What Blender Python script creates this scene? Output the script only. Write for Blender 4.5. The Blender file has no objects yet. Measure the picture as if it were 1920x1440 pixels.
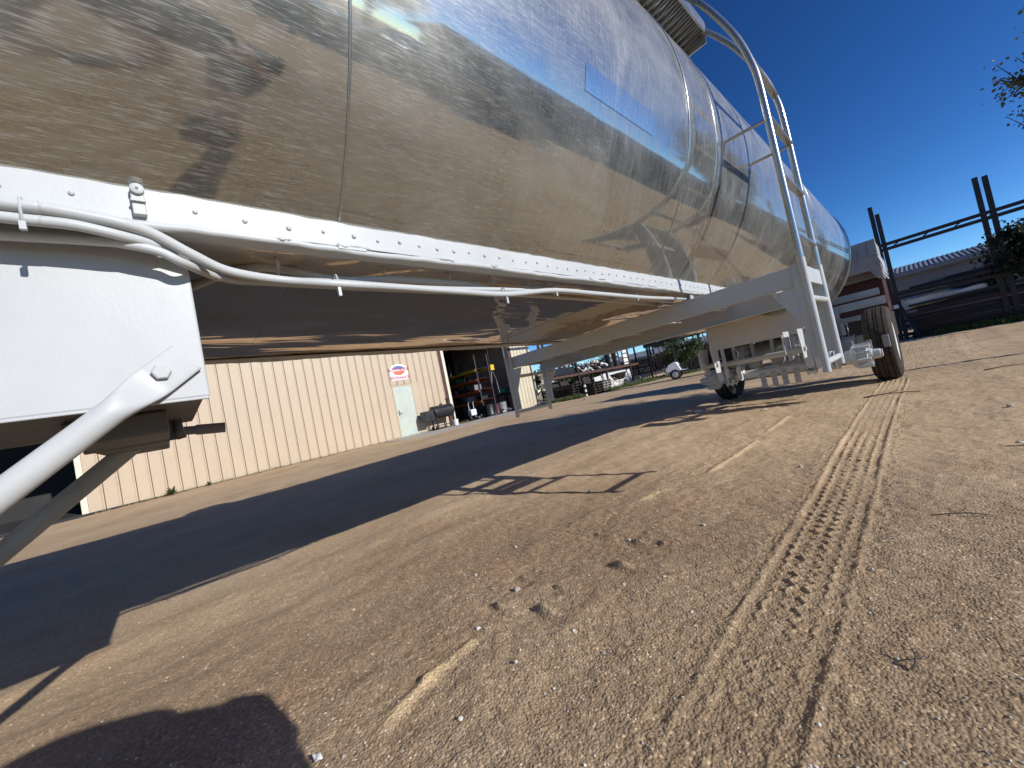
import bpy, bmesh, math, random
import numpy as np
from mathutils import Vector, Matrix

random.seed(7)
rng = np.random.default_rng(7)
SC = bpy.context.scene
COL = SC.collection
R = math.radians

# ------------------------------------------------------------------ camera
CAM_H = 0.82
YAW, PITCH, ROLL = R(47.5), R(2.0), R(11.7)
fw = Vector((-math.sin(YAW) * math.cos(PITCH), math.cos(YAW) * math.cos(PITCH), math.sin(PITCH)))
rt = Vector((math.cos(YAW), math.sin(YAW), 0.0))
up = rt.cross(fw)
cr = rt * math.cos(ROLL) - up * math.sin(ROLL)
cu = rt * math.sin(ROLL) + up * math.cos(ROLL)
cam = bpy.data.cameras.new('camera')
camo = bpy.data.objects.new('camera', cam)
COL.objects.link(camo)
camo.matrix_world = Matrix(((cr.x, cu.x, -fw.x, 0), (cr.y, cu.y, -fw.y, 0), (cr.z, cu.z, -fw.z, CAM_H), (0, 0, 0, 1)))
cam.sensor_fit = 'HORIZONTAL'
cam.sensor_width = 36.0
cam.lens = 13.5
cam.clip_start = 0.02
cam.clip_end = 4000
SC.camera = camo

# ------------------------------------------------------------------ sky and sun
SUN_EL = R(25.6)
SUN_AZ = R(78.0)          # from +Y towards +X
w = bpy.data.worlds.new('World')
SC.world = w
w.use_nodes = True
nt = w.node_tree
nt.nodes.clear()
sky = nt.nodes.new('ShaderNodeTexSky')
sky.sky_type = 'NISHITA'
sky.sun_disc = False
sky.sun_elevation = SUN_EL
sky.sun_rotation = SUN_AZ
sky.altitude = 2600
sky.air_density = 1.0
sky.dust_density = 0.0
sky.ozone_density = 1.8
hsv = nt.nodes.new('ShaderNodeHueSaturation')
hsv.inputs['Saturation'].default_value = 1.2
hsv.inputs['Value'].default_value = 1.0
bg = nt.nodes.new('ShaderNodeBackground')
bg.inputs['Strength'].default_value = 0.072
wo = nt.nodes.new('ShaderNodeOutputWorld')
nt.links.new(sky.outputs[0], hsv.inputs['Color'])
tint = nt.nodes.new('ShaderNodeMix')
tint.data_type = 'RGBA'; tint.blend_type = 'MULTIPLY'
tint.inputs[0].default_value = 1.0
tint.inputs[7].default_value = (0.80, 0.95, 1.05, 1)     # deep desert blue
gam = nt.nodes.new('ShaderNodeGamma')
gam.inputs['Gamma'].default_value = 1.4
nt.links.new(hsv.outputs[0], gam.inputs['Color'])
nt.links.new(gam.outputs[0], tint.inputs[6])
nt.links.new(tint.outputs[2], bg.inputs[0])
nt.links.new(bg.outputs[0], wo.inputs[0])

sl = bpy.data.lights.new('sun', 'SUN')
sl.energy = 4.8
sl.angle = R(0.5)
sl.color = (1.0, 0.98, 0.95)
slo = bpy.data.objects.new('sun', sl)
COL.objects.link(slo)
sdir = Vector((math.sin(SUN_AZ) * math.cos(SUN_EL), math.cos(SUN_AZ) * math.cos(SUN_EL), math.sin(SUN_EL)))
slo.rotation_euler = sdir.to_track_quat('Z', 'Y').to_euler()
slo.location = (30, 10, 20)

SC.view_settings.view_transform = 'Standard'
SC.view_settings.look = 'None'
SC.view_settings.gamma = 1.0
SC.view_settings.use_curve_mapping = False
SC.view_settings.exposure = 0.0
SC.cycles.use_denoising = True
SC.cycles.max_bounces = 6
SC.cycles.diffuse_bounces = 3
SC.cycles.glossy_bounces = 4
SC.cycles.transparent_max_bounces = 4
SC.cycles.adaptive_threshold = 0.03
SC.cycles.sample_clamp_indirect = 6.0

# ------------------------------------------------------------------ helpers
class MB:
    def __init__(s):
        s.v = []; s.f = []
    def add(s, vs, fs):
        b = len(s.v)
        s.v += [tuple(p) for p in vs]
        s.f += [tuple(i + b for i in f) for f in fs]
        return s
    def box(s, c, size, rot=None):
        hx, hy, hz = size[0] / 2, size[1] / 2, size[2] / 2
        vs = [Vector((x * hx, y * hy, z * hz)) for x in (-1, 1) for y in (-1, 1) for z in (-1, 1)]
        if rot is not None:
            vs = [rot @ q for q in vs]
        c = Vector(c)
        return s.add([q + c for q in vs], [(0, 1, 3, 2), (4, 6, 7, 5), (0, 4, 5, 1), (2, 3, 7, 6), (0, 2, 6, 4), (1, 5, 7, 3)])
    def bb(s, x0, x1, y0, y1, z0, z1):
        return s.box(((x0 + x1) / 2, (y0 + y1) / 2, (z0 + z1) / 2), (abs(x1 - x0), abs(y1 - y0), abs(z1 - z0)))
    def bar(s, p, q, wd, ht, upv=(0, 0, 1)):
        p, q = Vector(p), Vector(q)
        d = (q - p); L = d.length; d.normalize()
        u = Vector(upv)
        if abs(u.dot(d)) > 0.99: u = Vector((1, 0, 0))
        sx = d.cross(u).normalized(); sz = sx.cross(d)
        rot = Matrix((sx, d, sz)).transposed()
        return s.box((p + q) / 2, (wd, L, ht), rot)
    def tube(s, pts, r, n=10, cap=True):
        pts = [Vector(p) for p in pts]
        m = len(pts)
        rs = r if isinstance(r, (list, tuple)) else [r] * m
        tans = []
        for i in range(m):
            a = pts[max(i - 1, 0)]; b = pts[min(i + 1, m - 1)]
            tans.append((b - a).normalized())
        u = Vector((0, 0, 1))
        if abs(u.dot(tans[0])) > 0.9: u = Vector((1, 0, 0))
        u = (u - tans[0] * u.dot(tans[0])).normalized()
        vs = []
        for i in range(m):
            t = tans[i]
            u = u - t * u.dot(t)
            if u.length < 1e-6: u = t.orthogonal()
            u.normalize()
            vv = t.cross(u)
            for k in range(n):
                a = 2 * math.pi * k / n
                vs.append(pts[i] + (u * math.cos(a) + vv * math.sin(a)) * rs[i])
        fs = []
        for i in range(m - 1):
            for k in range(n):
                k2 = (k + 1) % n
                fs.append((i * n + k, i * n + k2, (i + 1) * n + k2, (i + 1) * n + k))
        if cap:
            fs.append(tuple(range(n - 1, -1, -1)))
            fs.append(tuple((m - 1) * n + k for k in range(n)))
        return s.add(vs, fs)
    def lathe(s, prof, o, axis='X', n=24, close=False):
        # prof: (a along axis, radius)
        o = Vector(o)
        ax = {'X': (Vector((1, 0, 0)), Vector((0, 1, 0)), Vector((0, 0, 1))),
              'Y': (Vector((0, 1, 0)), Vector((0, 0, 1)), Vector((1, 0, 0))),
              'Z': (Vector((0, 0, 1)), Vector((1, 0, 0)), Vector((0, 1, 0)))}[axis]
        vs = []
        for a, r in prof:
            for k in range(n):
                t = 2 * math.pi * k / n
                vs.append(o + ax[0] * a + (ax[1] * math.cos(t) + ax[2] * math.sin(t)) * r)
        fs = []
        m = len(prof)
        for i in range(m - 1 if not close else m):
            j = (i + 1) % m
            for k in range(n):
                k2 = (k + 1) % n
                fs.append((i * n + k, i * n + k2, j * n + k2, j * n + k))
        if not close:
            if prof[0][1] > 1e-4: fs.append(tuple(range(n - 1, -1, -1)))
            if prof[-1][1] > 1e-4: fs.append(tuple((m - 1) * n + k for k in range(n)))
        return s.add(vs, fs)
    def prism(s, poly, fn, t0, t1):
        # poly list of (a,b); fn(a,b,t)->xyz
        n = len(poly)
        vs = [fn(a, b, t0) for a, b in poly] + [fn(a, b, t1) for a, b in poly]
        fs = [tuple(range(n - 1, -1, -1)), tuple(range(n, 2 * n))]
        for i in range(n):
            j = (i + 1) % n
            fs.append((i, j, n + j, n + i))
        return s.add(vs, fs)
    def sphere(s, c, r, seg=12, ring=8, sc=(1, 1, 1)):
        c = Vector(c)
        vs = [c + Vector((0, 0, r * sc[2]))]
        for i in range(1, ring):
            th = math.pi * i / ring
            for k in range(seg):
                ph = 2 * math.pi * k / seg
                vs.append(c + Vector((r * sc[0] * math.sin(th) * math.cos(ph), r * sc[1] * math.sin(th) * math.sin(ph), r * sc[2] * math.cos(th))))
        vs.append(c - Vector((0, 0, r * sc[2])))
        fs = [(0, 1 + k, 1 + (k + 1) % seg) for k in range(seg)]
        for i in range(ring - 2):
            for k in range(seg):
                k2 = (k + 1) % seg
                fs.append((1 + i * seg + k, 1 + (i + 1) * seg + k, 1 + (i + 1) * seg + k2, 1 + i * seg + k2))
        e = len(vs) - 1
        b = 1 + (ring - 2) * seg
        fs += [(b + k, e, b + (k + 1) % seg) for k in range(seg)]
        return s.add(vs, fs)
    def grid(s, fn, nu, nv):
        vs = [fn(i / nu, j / nv) for i in range(nu + 1) for j in range(nv + 1)]
        fs = [(i * (nv + 1) + j, (i + 1) * (nv + 1) + j, (i + 1) * (nv + 1) + j + 1, i * (nv + 1) + j + 1) for i in range(nu) for j in range(nv)]
        return s.add(vs, fs)
    def build(s, name, mat, parent=None, smooth=None, bevel=0.0, seg=2, fix=True):
        off = wloc(parent)
        me = bpy.data.meshes.new(name)
        me.from_pydata([(x - off[0], y - off[1], z - off[2]) for x, y, z in s.v], [], s.f)
        if fix:
            bm = bmesh.new(); bm.from_mesh(me)
            bmesh.ops.recalc_face_normals(bm, faces=bm.faces)
            bm.to_mesh(me); bm.free()
        me.validate()
        if smooth is not None:
            me.polygons.foreach_set('use_smooth', [True] * len(me.polygons))
            if smooth < 179: me.set_sharp_from_angle(angle=R(smooth))
        if mat is not None: me.materials.append(M[mat] if isinstance(mat, str) else mat)
        o = bpy.data.objects.new(name, me)
        COL.objects.link(o)
        if parent is not None: o.parent = parent
        if bevel:
            b = o.modifiers.new('bevel', 'BEVEL'); b.width = bevel; b.segments = seg; b.limit_method = 'ANGLE'; b.angle_limit = R(40)
            b.harden_normals = False
        return o

def wloc(o):
    t = Vector((0, 0, 0))
    while o is not None:
        t = t + o.location; o = o.parent
    return t

def tag(o, label=None, cat=None, group=None, kind=None):
    if label: o['label'] = label
    if cat: o['category'] = cat
    if group: o['group'] = group
    if kind: o['kind'] = kind
    elif cat: o['kind'] = 'thing'
    return o

def thing(name, label, cat, loc=(0, 0, 0), group=None):
    o = bpy.data.objects.new(name, None)
    o.empty_display_size = 0.2
    COL.objects.link(o)
    o.location = loc
    return tag(o, label, cat, group)

def inst(src, loc, parent=None, rot=None, scale=None, name=None):
    o = src.copy()
    COL.objects.link(o)
    if parent is not None: o.parent = parent
    o.location = Vector(loc) - wloc(parent)
    if rot is not None: o.rotation_euler = rot
    if scale is not None: o.scale = scale
    return o

def copy_tree(o, parent=None):
    c = o.copy(); COL.objects.link(c)
    c.parent = parent
    for ch in list(o.children): copy_tree(ch, c)
    return c

# ------------------------------------------------------------------ materials
M = {}
def newmat(name):
    m = bpy.data.materials.new(name)
    m.use_nodes = True
    t = m.node_tree
    b = t.nodes['Principled BSDF']
    M[name] = m
    return m, t, b
def N(t, typ, **kw):
    n = t.nodes.new(typ)
    for k, v in kw.items():
        if k.startswith('i_'): n.inputs[k[2:].replace('_', ' ')].default_value = v
        else: setattr(n, k, v)
    return n
def pos(t, scale=(1, 1, 1), rot=(0, 0, 0), obj=False):
    if obj:
        g = N(t, 'ShaderNodeTexCoord'); src = g.outputs['Object']
    else:
        g = N(t, 'ShaderNodeNewGeometry'); src = g.outputs['Position']
    mp = N(t, 'ShaderNodeMapping')
    mp.inputs['Scale'].default_value = scale
    mp.inputs['Rotation'].default_value = rot
    t.links.new(src, mp.inputs['Vector'])
    return mp.outputs[0]
def noise(t, vec, scale, detail=4, rough=0.55, dist=0.0):
    n = N(t, 'ShaderNodeTexNoise')
    n.inputs['Scale'].default_value = scale; n.inputs['Detail'].default_value = detail
    n.inputs['Roughness'].default_value = rough; n.inputs['Distortion'].default_value = dist
    t.links.new(vec, n.inputs['Vector'])
    return n.outputs['Fac']
def ramp(t, fac, stops):
    r = N(t, 'ShaderNodeValToRGB')
    e = r.color_ramp.elements
    while len(e) < len(stops): e.new(0.5)
    for el, (p, c) in zip(e, stops):
        el.position = p
        el.color = (c[0], c[1], c[2], 1) if isinstance(c, (tuple, list)) else (c, c, c, 1)
    t.links.new(fac, r.inputs[0])
    return r.outputs[0]
def mix(t, fac, a, b, mode='MIX'):
    n = N(t, 'ShaderNodeMix', data_type='RGBA', blend_type=mode)
    for k, val in ((0, fac), (6, a), (7, b)):
        sock = n.inputs[k]
        if isinstance(val, bpy.types.NodeSocket): t.links.new(val, sock)
        elif isinstance(val, (tuple, list)): sock.default_value = (val[0], val[1], val[2], 1)
        else: sock.default_value = val if k == 0 else (val, val, val, 1)
    return n.outputs[2]
def math_(t, op, a, b=None):
    n = N(t, 'ShaderNodeMath', operation=op)
    for i, val in enumerate((a, b)):
        if val is None: continue
        if isinstance(val, bpy.types.NodeSocket): t.links.new(val, n.inputs[i])
        else: n.inputs[i].default_value = val
    return n.outputs[0]
def bump(t, b, h, strength, dist=0.01, prev=None):
    n = N(t, 'ShaderNodeBump')
    n.inputs['Strength'].default_value = strength; n.inputs['Distance'].default_value = dist
    t.links.new(h, n.inputs['Height'])
    if prev is not None: t.links.new(prev, n.inputs['Normal'])
    if b is not None: t.links.new(n.outputs[0], b.inputs['Normal'])
    return n.outputs[0]

def pm(name, col, rough=0.5, metal=0.0, var=0.15, vs=6.0, bs=0.0, bsc=60.0, spec=0.5, dirt=None, dirt_amt=0.5, stretch=(1, 1, 1)):
    m, t, b = newmat(name)
    p = pos(t, stretch)
    n1 = noise(t, p, vs, 3, 0.6)
    lo = tuple(c * (1 - var) for c in col); hi = tuple(min(1, c * (1 + var)) for c in col)
    c1 = ramp(t, n1, [(0.3, lo), (0.7, hi)])
    if dirt:
        n2 = noise(t, p, vs * 2.3, 4, 0.65)
        c1 = mix(t, ramp(t, n2, [(0.5, 0.0), (0.75, dirt_amt)]), c1, dirt)
    t.links.new(c1, b.inputs['Base Color'])
    r1 = ramp(t, n1, [(0.3, max(0.02, rough * 0.8)), (0.7, min(1, rough * 1.2))])
    t.links.new(r1, b.inputs['Roughness'])
    b.inputs['Metallic'].default_value = metal
    b.inputs['Specular IOR Level'].default_value = spec
    if bs: bump(t, b, noise(t, p, bsc, 2), bs, 0.01)
    return m
# ---- dirt
m, t, b = newmat('dirt')
p = pos(t)
c = ramp(t, noise(t, p, 0.9, 4, 0.62), [(0.32, (0.295, 0.205, 0.122)), (0.5, (0.362, 0.258, 0.156)), (0.7, (0.42, 0.312, 0.196))])
rd = ramp(t, noise(t, p, 1.5, 3, 0.6, 0.6), [(0.56, 0.0), (0.76, 0.5)])
pk_ = N(t, 'ShaderNodeAttribute', attribute_name='packed').outputs['Fac']
c = mix(t, pk_, c, ramp(t, noise(t, p, 0.7, 4, 0.65), [(0.32, (0.46, 0.325, 0.192)), (0.5, (0.545, 0.392, 0.238)), (0.7, (0.60, 0.45, 0.288))]))
c = mix(t, rd, c, (0.46, 0.285, 0.165))
vo = N(t, 'ShaderNodeTexVoronoi'); vo.inputs['Scale'].default_value = 120.0
t.links.new(p, vo.inputs['Vector'])
sep = N(t, 'ShaderNodeSeparateColor'); t.links.new(vo.outputs['Color'], sep.inputs[0])
g = ramp(t, sep.outputs[0], [(0.0, 0.60), (0.5, 0.95), (0.9, 1.15), (1.0, 1.9)])
c = mix(t, math_(t, 'SUBTRACT', 0.75, math_(t, 'MULTIPLY', pk_, 0.45)), c, g, 'MULTIPLY')
fine = noise(t, p, 260.0, 1, 0.6)
c = mix(t, 0.6, c, ramp(t, fine, [(0.3, 0.7), (0.7, 1.3)]), 'MULTIPLY')
at = N(t, 'ShaderNodeAttribute', attribute_name='sand')
snd = math_(t, 'MULTIPLY', at.outputs['Fac'], ramp(t, sep.outputs[1], [(0.2, 0.35), (0.6, 1.0)]))
c = mix(t, snd, c, (0.66, 0.49, 0.27))
t.links.new(c, b.inputs['Base Color'])
b.inputs['Roughness'].default_value = 0.93
b.inputs['Specular IOR Level'].default_value = 0.12
hh = math_(t, 'SUBTRACT', math_(t, 'MULTIPLY', noise(t, p, 40.0, 3, 0.7), 1.1), math_(t, 'MULTIPLY', vo.outputs['Distance'], 0.55))
hh = math_(t, 'MULTIPLY', hh, math_(t, 'SUBTRACT', 1.0, math_(t, 'MULTIPLY', pk_, 0.55)))
bump(t, b, hh, 0.6, 0.011)

# ---- fresh white paint on the trailer frame
m, t, b = newmat('white')
p = pos(t)
c = ramp(t, noise(t, p, 3.0, 3, 0.6), [(0.3, (0.455, 0.468, 0.462)), (0.7, (0.515, 0.525, 0.515))])
c = mix(t, ramp(t, noise(t, p, 11.0, 5, 0.72), [(0.56, 0.0), (0.78, 0.34)]), c, (0.40, 0.38, 0.35))
t.links.new(c, b.inputs['Base Color'])
b.inputs['Roughness'].default_value = 0.42
b.inputs['Specular IOR Level'].default_value = 0.3
bump(t, b, math_(t, 'ADD', noise(t, p, 120.0, 1, 0.6), math_(t, 'MULTIPLY', noise(t, p, 9.0, 2, 0.5), 3.0)), 0.05, 0.004)

# ---- tank aluminium: clear lobe + dull oxidised lobe + brushed scratches
def alu(name, sharp, dull, k, bumpk, scratch=1.0, lift=1.0):
    m, t, b = newmat(name)
    p = pos(t)
    out = t.nodes['Material Output']
    pa = pos(t, (4, 16, 330), (R(4), 0, 0))       # short dashes along the tank
    pa2 = pos(t, (4, 26, 420), (R(-9), 0, 0))
    pb = pos(t, (5, 230, 7))                      # wipe marks round the tank
    pc = pos(t, (30, 26, 60), (R(35), 0, 0))      # oblique scuffs
    s1 = ramp(t, noise(t, pa, 1.0, 2, 0.75), [(0.50, 0.0), (0.70, 1.0)])
    s1b = ramp(t, noise(t, pa2, 1.0, 1, 0.7), [(0.60, 0.0), (0.72, 1.0)])
    s2 = ramp(t, noise(t, pb, 1.0, 2, 0.75), [(0.47, 0.0), (0.72, 1.0)])
    s3 = ramp(t, noise(t, pc, 1.0, 3, 0.7), [(0.55, 0.0), (0.75, 1.0)])
    cloud = noise(t, p, 2.4, 4, 0.65, 0.8)
    patch = ramp(t, noise(t, p, 0.9, 3, 0.6, 0.4), [(0.35, 0.0), (0.65, 1.0)])
    far = N(t, 'ShaderNodeSeparateXYZ'); t.links.new(p, far.inputs[0])
    side = N(t, 'ShaderNodeMapRange'); side.inputs[1].default_value = 0.5; side.inputs[2].default_value = 2.0
    t.links.new(far.outputs[1], side.inputs[0])
    s12 = N(t, 'ShaderNodeMix', data_type='FLOAT'); t.links.new(side.outputs[0], s12.inputs[0]); t.links.new(math_(t, 'MAXIMUM', s1, s1b), s12.inputs[2]); t.links.new(s2, s12.inputs[3])
    scr = math_(t, 'MULTIPLY', math_(t, 'ADD', math_(t, 'MULTIPLY', s12.outputs[0], math_(t, 'ADD', math_(t, 'MULTIPLY', patch, 0.5), 0.35)), math_(t, 'MULTIPLY', s3, 0.22)), scratch)
    fac = math_(t, 'ADD', ramp(t, cloud, [(0.3, k * 0.6), (0.7, k * 1.5)]), math_(t, 'MULTIPLY', scr, 0.42))
    fac = math_(t, 'MINIMUM', fac, 0.92)
    b.inputs['Metallic'].default_value = 1.0
    tint = ramp(t, noise(t, p, 1.1, 3, 0.6, 0.5), [(0.35, (0.53 * lift, 0.54 * lift, 0.52 * lift)), (0.65, (0.60 * lift, 0.575 * lift, 0.515 * lift))])
    t.links.new(tint, b.inputs['Base Color'])
    b.inputs['Roughness'].default_value = sharp
    b2 = N(t, 'ShaderNodeBsdfPrincipled')
    b2.inputs['Metallic'].default_value = 0.6
    b2.inputs['Roughness'].default_value = dull
    dc = ramp(t, cloud, [(0.3, (0.31, 0.312, 0.28)), (0.7, (0.44, 0.43, 0.385))])
    dc = mix(t, math_(t, 'MULTIPLY', scr, 0.8), dc, (0.66, 0.66, 0.62))
    t.links.new(dc, b2.inputs['Base Color'])
    # dents: long soft waves of rolled sheet
    pw = pos(t, (1.0, 0.55, 1.0))
    hb = bump(t, b, noise(t, pw, 2.6, 2, 0.5), bumpk, 0.05)
    t.links.new(hb, b2.inputs['Normal'])
    mx = N(t, 'ShaderNodeMixShader')
    t.links.new(fac, mx.inputs[0]); t.links.new(b.outputs[0], mx.inputs[1]); t.links.new(b2.outputs[0], mx.inputs[2])
    t.links.new(mx.outputs[0], out.inputs['Surface'])
    return m
alu('tank_alu', 0.055, 0.46, 0.40, 0.05)
alu('patch_alu', 0.05, 0.38, 0.34, 0.02, 1.0, 1.4)
alu('rail_alu', 0.16, 0.40, 0.35, 0.02, 0.3)

# ---- mirror belly sheet with white overspray near the side rails
m, t, b = newmat('belly')
p = pos(t)
out = t.nodes['Material Output']
b.inputs['Metallic'].default_value = 1.0
b.inputs['Base Color'].default_value = (0.95, 0.72, 0.49, 1)
b.inputs['Roughness'].default_value = 0.03
bump(t, b, noise(t, pos(t, (6.0, 1.3, 1.0), (0, 0, R(8))), 1.0, 2, 0.45, 1.0), 0.10, 0.05)
b2 = N(t, 'ShaderNodeBsdfPrincipled'); b2.inputs['Base Color'].default_value = (0.7, 0.66, 0.59, 1); b2.inputs['Roughness'].default_value = 0.5
sx = N(t, 'ShaderNodeSeparateXYZ'); t.links.new(p, sx.inputs[0])
mr = N(t, 'ShaderNodeMapRange'); mr.inputs[1].default_value = -1.24; mr.inputs[2].default_value = -1.03; t.links.new(sx.outputs[0], mr.inputs[0])
ov = math_(t, 'MULTIPLY', mr.outputs[0], ramp(t, noise(t, pos(t, (3, 1, 3)), 2.0, 5, 0.6), [(0.3, 0.35), (0.65, 1.0)]))
ov = math_(t, 'ADD', math_(t, 'MULTIPLY', ov, 0.72), 0.10)
mx = N(t, 'ShaderNodeMixShader'); t.links.new(ov, mx.inputs[0]); t.links.new(b.outputs[0], mx.inputs[1]); t.links.new(b2.outputs[0], mx.inputs[2])
t.links.new(mx.outputs[0], out.inputs['Surface'])

# ---- rubber with dust
m, t, b = newmat('rubber')
p = pos(t)
c = ramp(t, noise(t, p, 22.0, 8, 0.7), [(0.40, (0.018, 0.014, 0.011)), (0.62, (0.060, 0.042, 0.028)), (0.80, (0.17, 0.12, 0.075))])
t.links.new(c, b.inputs['Base Color']); b.inputs['Roughness'].default_value = 0.85
bump(t, b, noise(t, p, 55.0, 5, 0.7), 0.8, 0.02)

pm('black_rubber', (0.02, 0.02, 0.02), 0.7)
pm('dark_steel', (0.020, 0.018, 0.018), 0.6, 0.0, 0.3, 8, dirt=(0.07, 0.04, 0.028), dirt_amt=0.3)
pm('rust_steel', (0.085, 0.040, 0.028), 0.8, 0.0, 0.35, 9)
pm('grey_paint', (0.34, 0.35, 0.35), 0.5, 0.0, 0.12, 5, dirt=(0.2, 0.17, 0.14), dirt_amt=0.4)
pm('mid_grey', (0.20, 0.20, 0.205), 0.5, 0.0, 0.15, 6, dirt=(0.12, 0.1, 0.08))
pm('galv', (0.50, 0.51, 0.53), 0.42, 0.7, 0.12, 10)
pm('wall_beige', (0.508, 0.395, 0.268), 0.55, 0.0, 0.05, 1.2, 0.06, 6.0, dirt=(0.42, 0.315, 0.21), dirt_amt=0.2)
pm('wall_cream', (0.60, 0.52, 0.365), 0.55, 0.0, 0.05, 1.2, 0.06, 6.0)
pm('wall_inner', (0.028, 0.027, 0.026), 0.9, 0.0, 0.2, 2)  # near-black colour holds the shade inside the bays, walls and floor
pm('ceiling_in', (0.42, 0.38, 0.35), 0.9, 0.0, 0.3, 1.2)
pm('trim', (0.70, 0.62, 0.48), 0.5, 0.0, 0.06, 4)
pm('door_green', (0.47, 0.53, 0.45), 0.6, 0.0, 0.1, 1.6, dirt=(0.60, 0.42, 0.20), dirt_amt=0.55)
pm('concrete', (0.44, 0.41, 0.36), 0.9, 0.0, 0.14, 2.2, 0.3, 50, dirt=(0.30, 0.22, 0.15), dirt_amt=0.85)
pm('concrete_pink', (0.42, 0.30, 0.23), 0.9, 0.0, 0.12, 3, 0.3, 50)
pm('orange', (0.58, 0.11, 0.025), 0.5, 0.0, 0.15, 5)
pm('yellow', (0.70, 0.46, 0.03), 0.5, 0.0, 0.15, 5)
pm('red', (0.42, 0.015, 0.02), 0.3, 0.0, 0.1, 5)
pm('dark_red', (0.042, 0.006, 0.007), 0.55, 0.0, 0.25, 5)
pm('green', (0.01, 0.16, 0.08), 0.55, 0.0, 0.15, 5)
pm('blue', (0.03, 0.08, 0.30), 0.5, 0.0, 0.15, 5)
pm('black_paint', (0.016, 0.016, 0.017), 0.4, 0.0, 0.2, 6)
pm('chrome', (0.75, 0.75, 0.76), 0.15, 1.0, 0.03, 6)
pm('wood_pale', (0.50, 0.38, 0.24), 0.8, 0.0, 0.25, 7, 0.2, 40)
pm('wood_grey', (0.30, 0.27, 0.235), 0.85, 0.0, 0.25, 7, 0.2, 40)
pm('wood_dark', (0.030, 0.022, 0.018), 0.85, 0.0, 0.35, 6, 0.2, 40)
pm('bark', (0.085, 0.062, 0.045), 0.9, 0.0, 0.3, 12, 0.5, 40)
pm('tarp_white', (0.70, 0.68, 0.63), 0.6, 0.0, 0.08, 3, 0.2, 12)
pm('plastic_white', (0.72, 0.72, 0.73), 0.35, 0.0, 0.04, 4)
pm('stone', (0.44, 0.38, 0.31), 0.9, 0.0, 0.35, 30, 0.4, 150)
pm('stone_pale', (0.68, 0.63, 0.55), 0.9, 0.0, 0.15, 20, 0.4, 90)
pm('roof_grey', (0.30, 0.29, 0.30), 0.55, 0.2, 0.1, 3)
pm('far_wall', (0.20, 0.20, 0.205), 0.8, 0.0, 0.1, 1)
pm('sign_white', (0.78, 0.78, 0.77), 0.5, 0.0, 0.03, 4)
pm('ink_red', (0.40, 0.02, 0.03), 0.5, 0.0, 0.03, 4)
pm('ink_blue', (0.10, 0.12, 0.32), 0.5, 0.0, 0.03, 4)
pm('ink_orange', (0.66, 0.13, 0.06), 0.5, 0.0, 0.05, 4)
pm('skin', (0.42, 0.25, 0.17), 0.5, 0.0, 0.08, 20)
pm('shirt', (0.020, 0.021, 0.023), 0.9, 0.0, 0.15, 20, 0.2, 60)
pm('shorts', (0.030, 0.031, 0.034), 0.9, 0.0, 0.15, 20, 0.2, 60)
pm('boot', (0.018, 0.016, 0.015), 0.7, 0.0, 0.2, 20)
pm('car_silver', (0.36, 0.37, 0.38), 0.28, 0.6, 0.03, 3)
m, t, b = newmat('glass_dark'); b.inputs['Base Color'].default_value = (0.02, 0.025, 0.03, 1); b.inputs['Roughness'].default_value = 0.05

# signboard: white sheet with weathered dark scrawl
m, t, b = newmat('scrawl')
p = pos(t)
c = ramp(t, noise(t, p, 5.0, 6, 0.7, 2.5), [(0.47, (0.66, 0.65, 0.62)), (0.50, (0.10, 0.10, 0.10)), (0.53, (0.68, 0.67, 0.64))])
t.links.new(c, b.inputs['Base Color']); b.inputs['Roughness'].default_value = 0.7

# leaves with light through them
def leafmat(name, c0, c1):
    m, t, b = newmat(name)
    p = pos(t)
    c = ramp(t, noise(t, p, 3.0, 4, 0.7), [(0.3, c0), (0.7, c1)])
    t.links.new(c, b.inputs['Base Color']); b.inputs['Roughness'].default_value = 0.55
    tr = N(t, 'ShaderNodeBsdfTranslucent'); t.links.new(c, tr.inputs[0])
    mx = N(t, 'ShaderNodeMixShader'); mx.inputs[0].default_value = 0.3
    t.links.new(b.outputs[0], mx.inputs[1]); t.links.new(tr.outputs[0], mx.inputs[2])
    t.links.new(mx.outputs[0], t.nodes['Material Output'].inputs['Surface'])
leafmat('leaf', (0.035, 0.055, 0.018), (0.085, 0.11, 0.035))
leafmat('leaf_dark', (0.014, 0.022, 0.010), (0.035, 0.048, 0.018))
leafmat('leaf_bronze', (0.055, 0.085, 0.028), (0.15, 0.15, 0.055))
leafmat('grass', (0.055, 0.085, 0.018), (0.16, 0.19, 0.06))
leafmat('grass_dry', (0.26, 0.21, 0.11), (0.40, 0.33, 0.18))

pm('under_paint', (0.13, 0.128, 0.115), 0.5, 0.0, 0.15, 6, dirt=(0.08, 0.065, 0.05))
# ------------------------------------------------------------------ ground
def hsh(ix, iy, s):
    h = (ix.astype(np.int64) * 374761393 + iy.astype(np.int64) * 668265263 + s * 974634777) & 0xFFFFFFFF
    h = ((h ^ (h >> 13)) * 1274126177) & 0xFFFFFFFF
    return ((h ^ (h >> 16)) & 0xFFFF) / 65535.0
def vnoise(x, y, s=0):
    ix = np.floor(x); iy = np.floor(y)
    fx = x - ix; fy = y - iy
    fx = fx * fx * (3 - 2 * fx); fy = fy * fy * (3 - 2 * fy)
    a = hsh(ix, iy, s); b_ = hsh(ix + 1, iy, s); c_ = hsh(ix, iy + 1, s); d_ = hsh(ix + 1, iy + 1, s)
    return (a * (1 - fx) + b_ * fx) * (1 - fy) + (c_ * (1 - fx) + d_ * fx) * fy - 0.5
def sst(a, b_, x):
    q = np.clip((x - a) / (b_ - a), 0, 1)
    return q * q * (3 - 2 * q)
def gbase(x, y):
    d = -0.737 * x + 0.675 * y
    return 0.12 * sst(6.0, 12.5, d)
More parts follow.
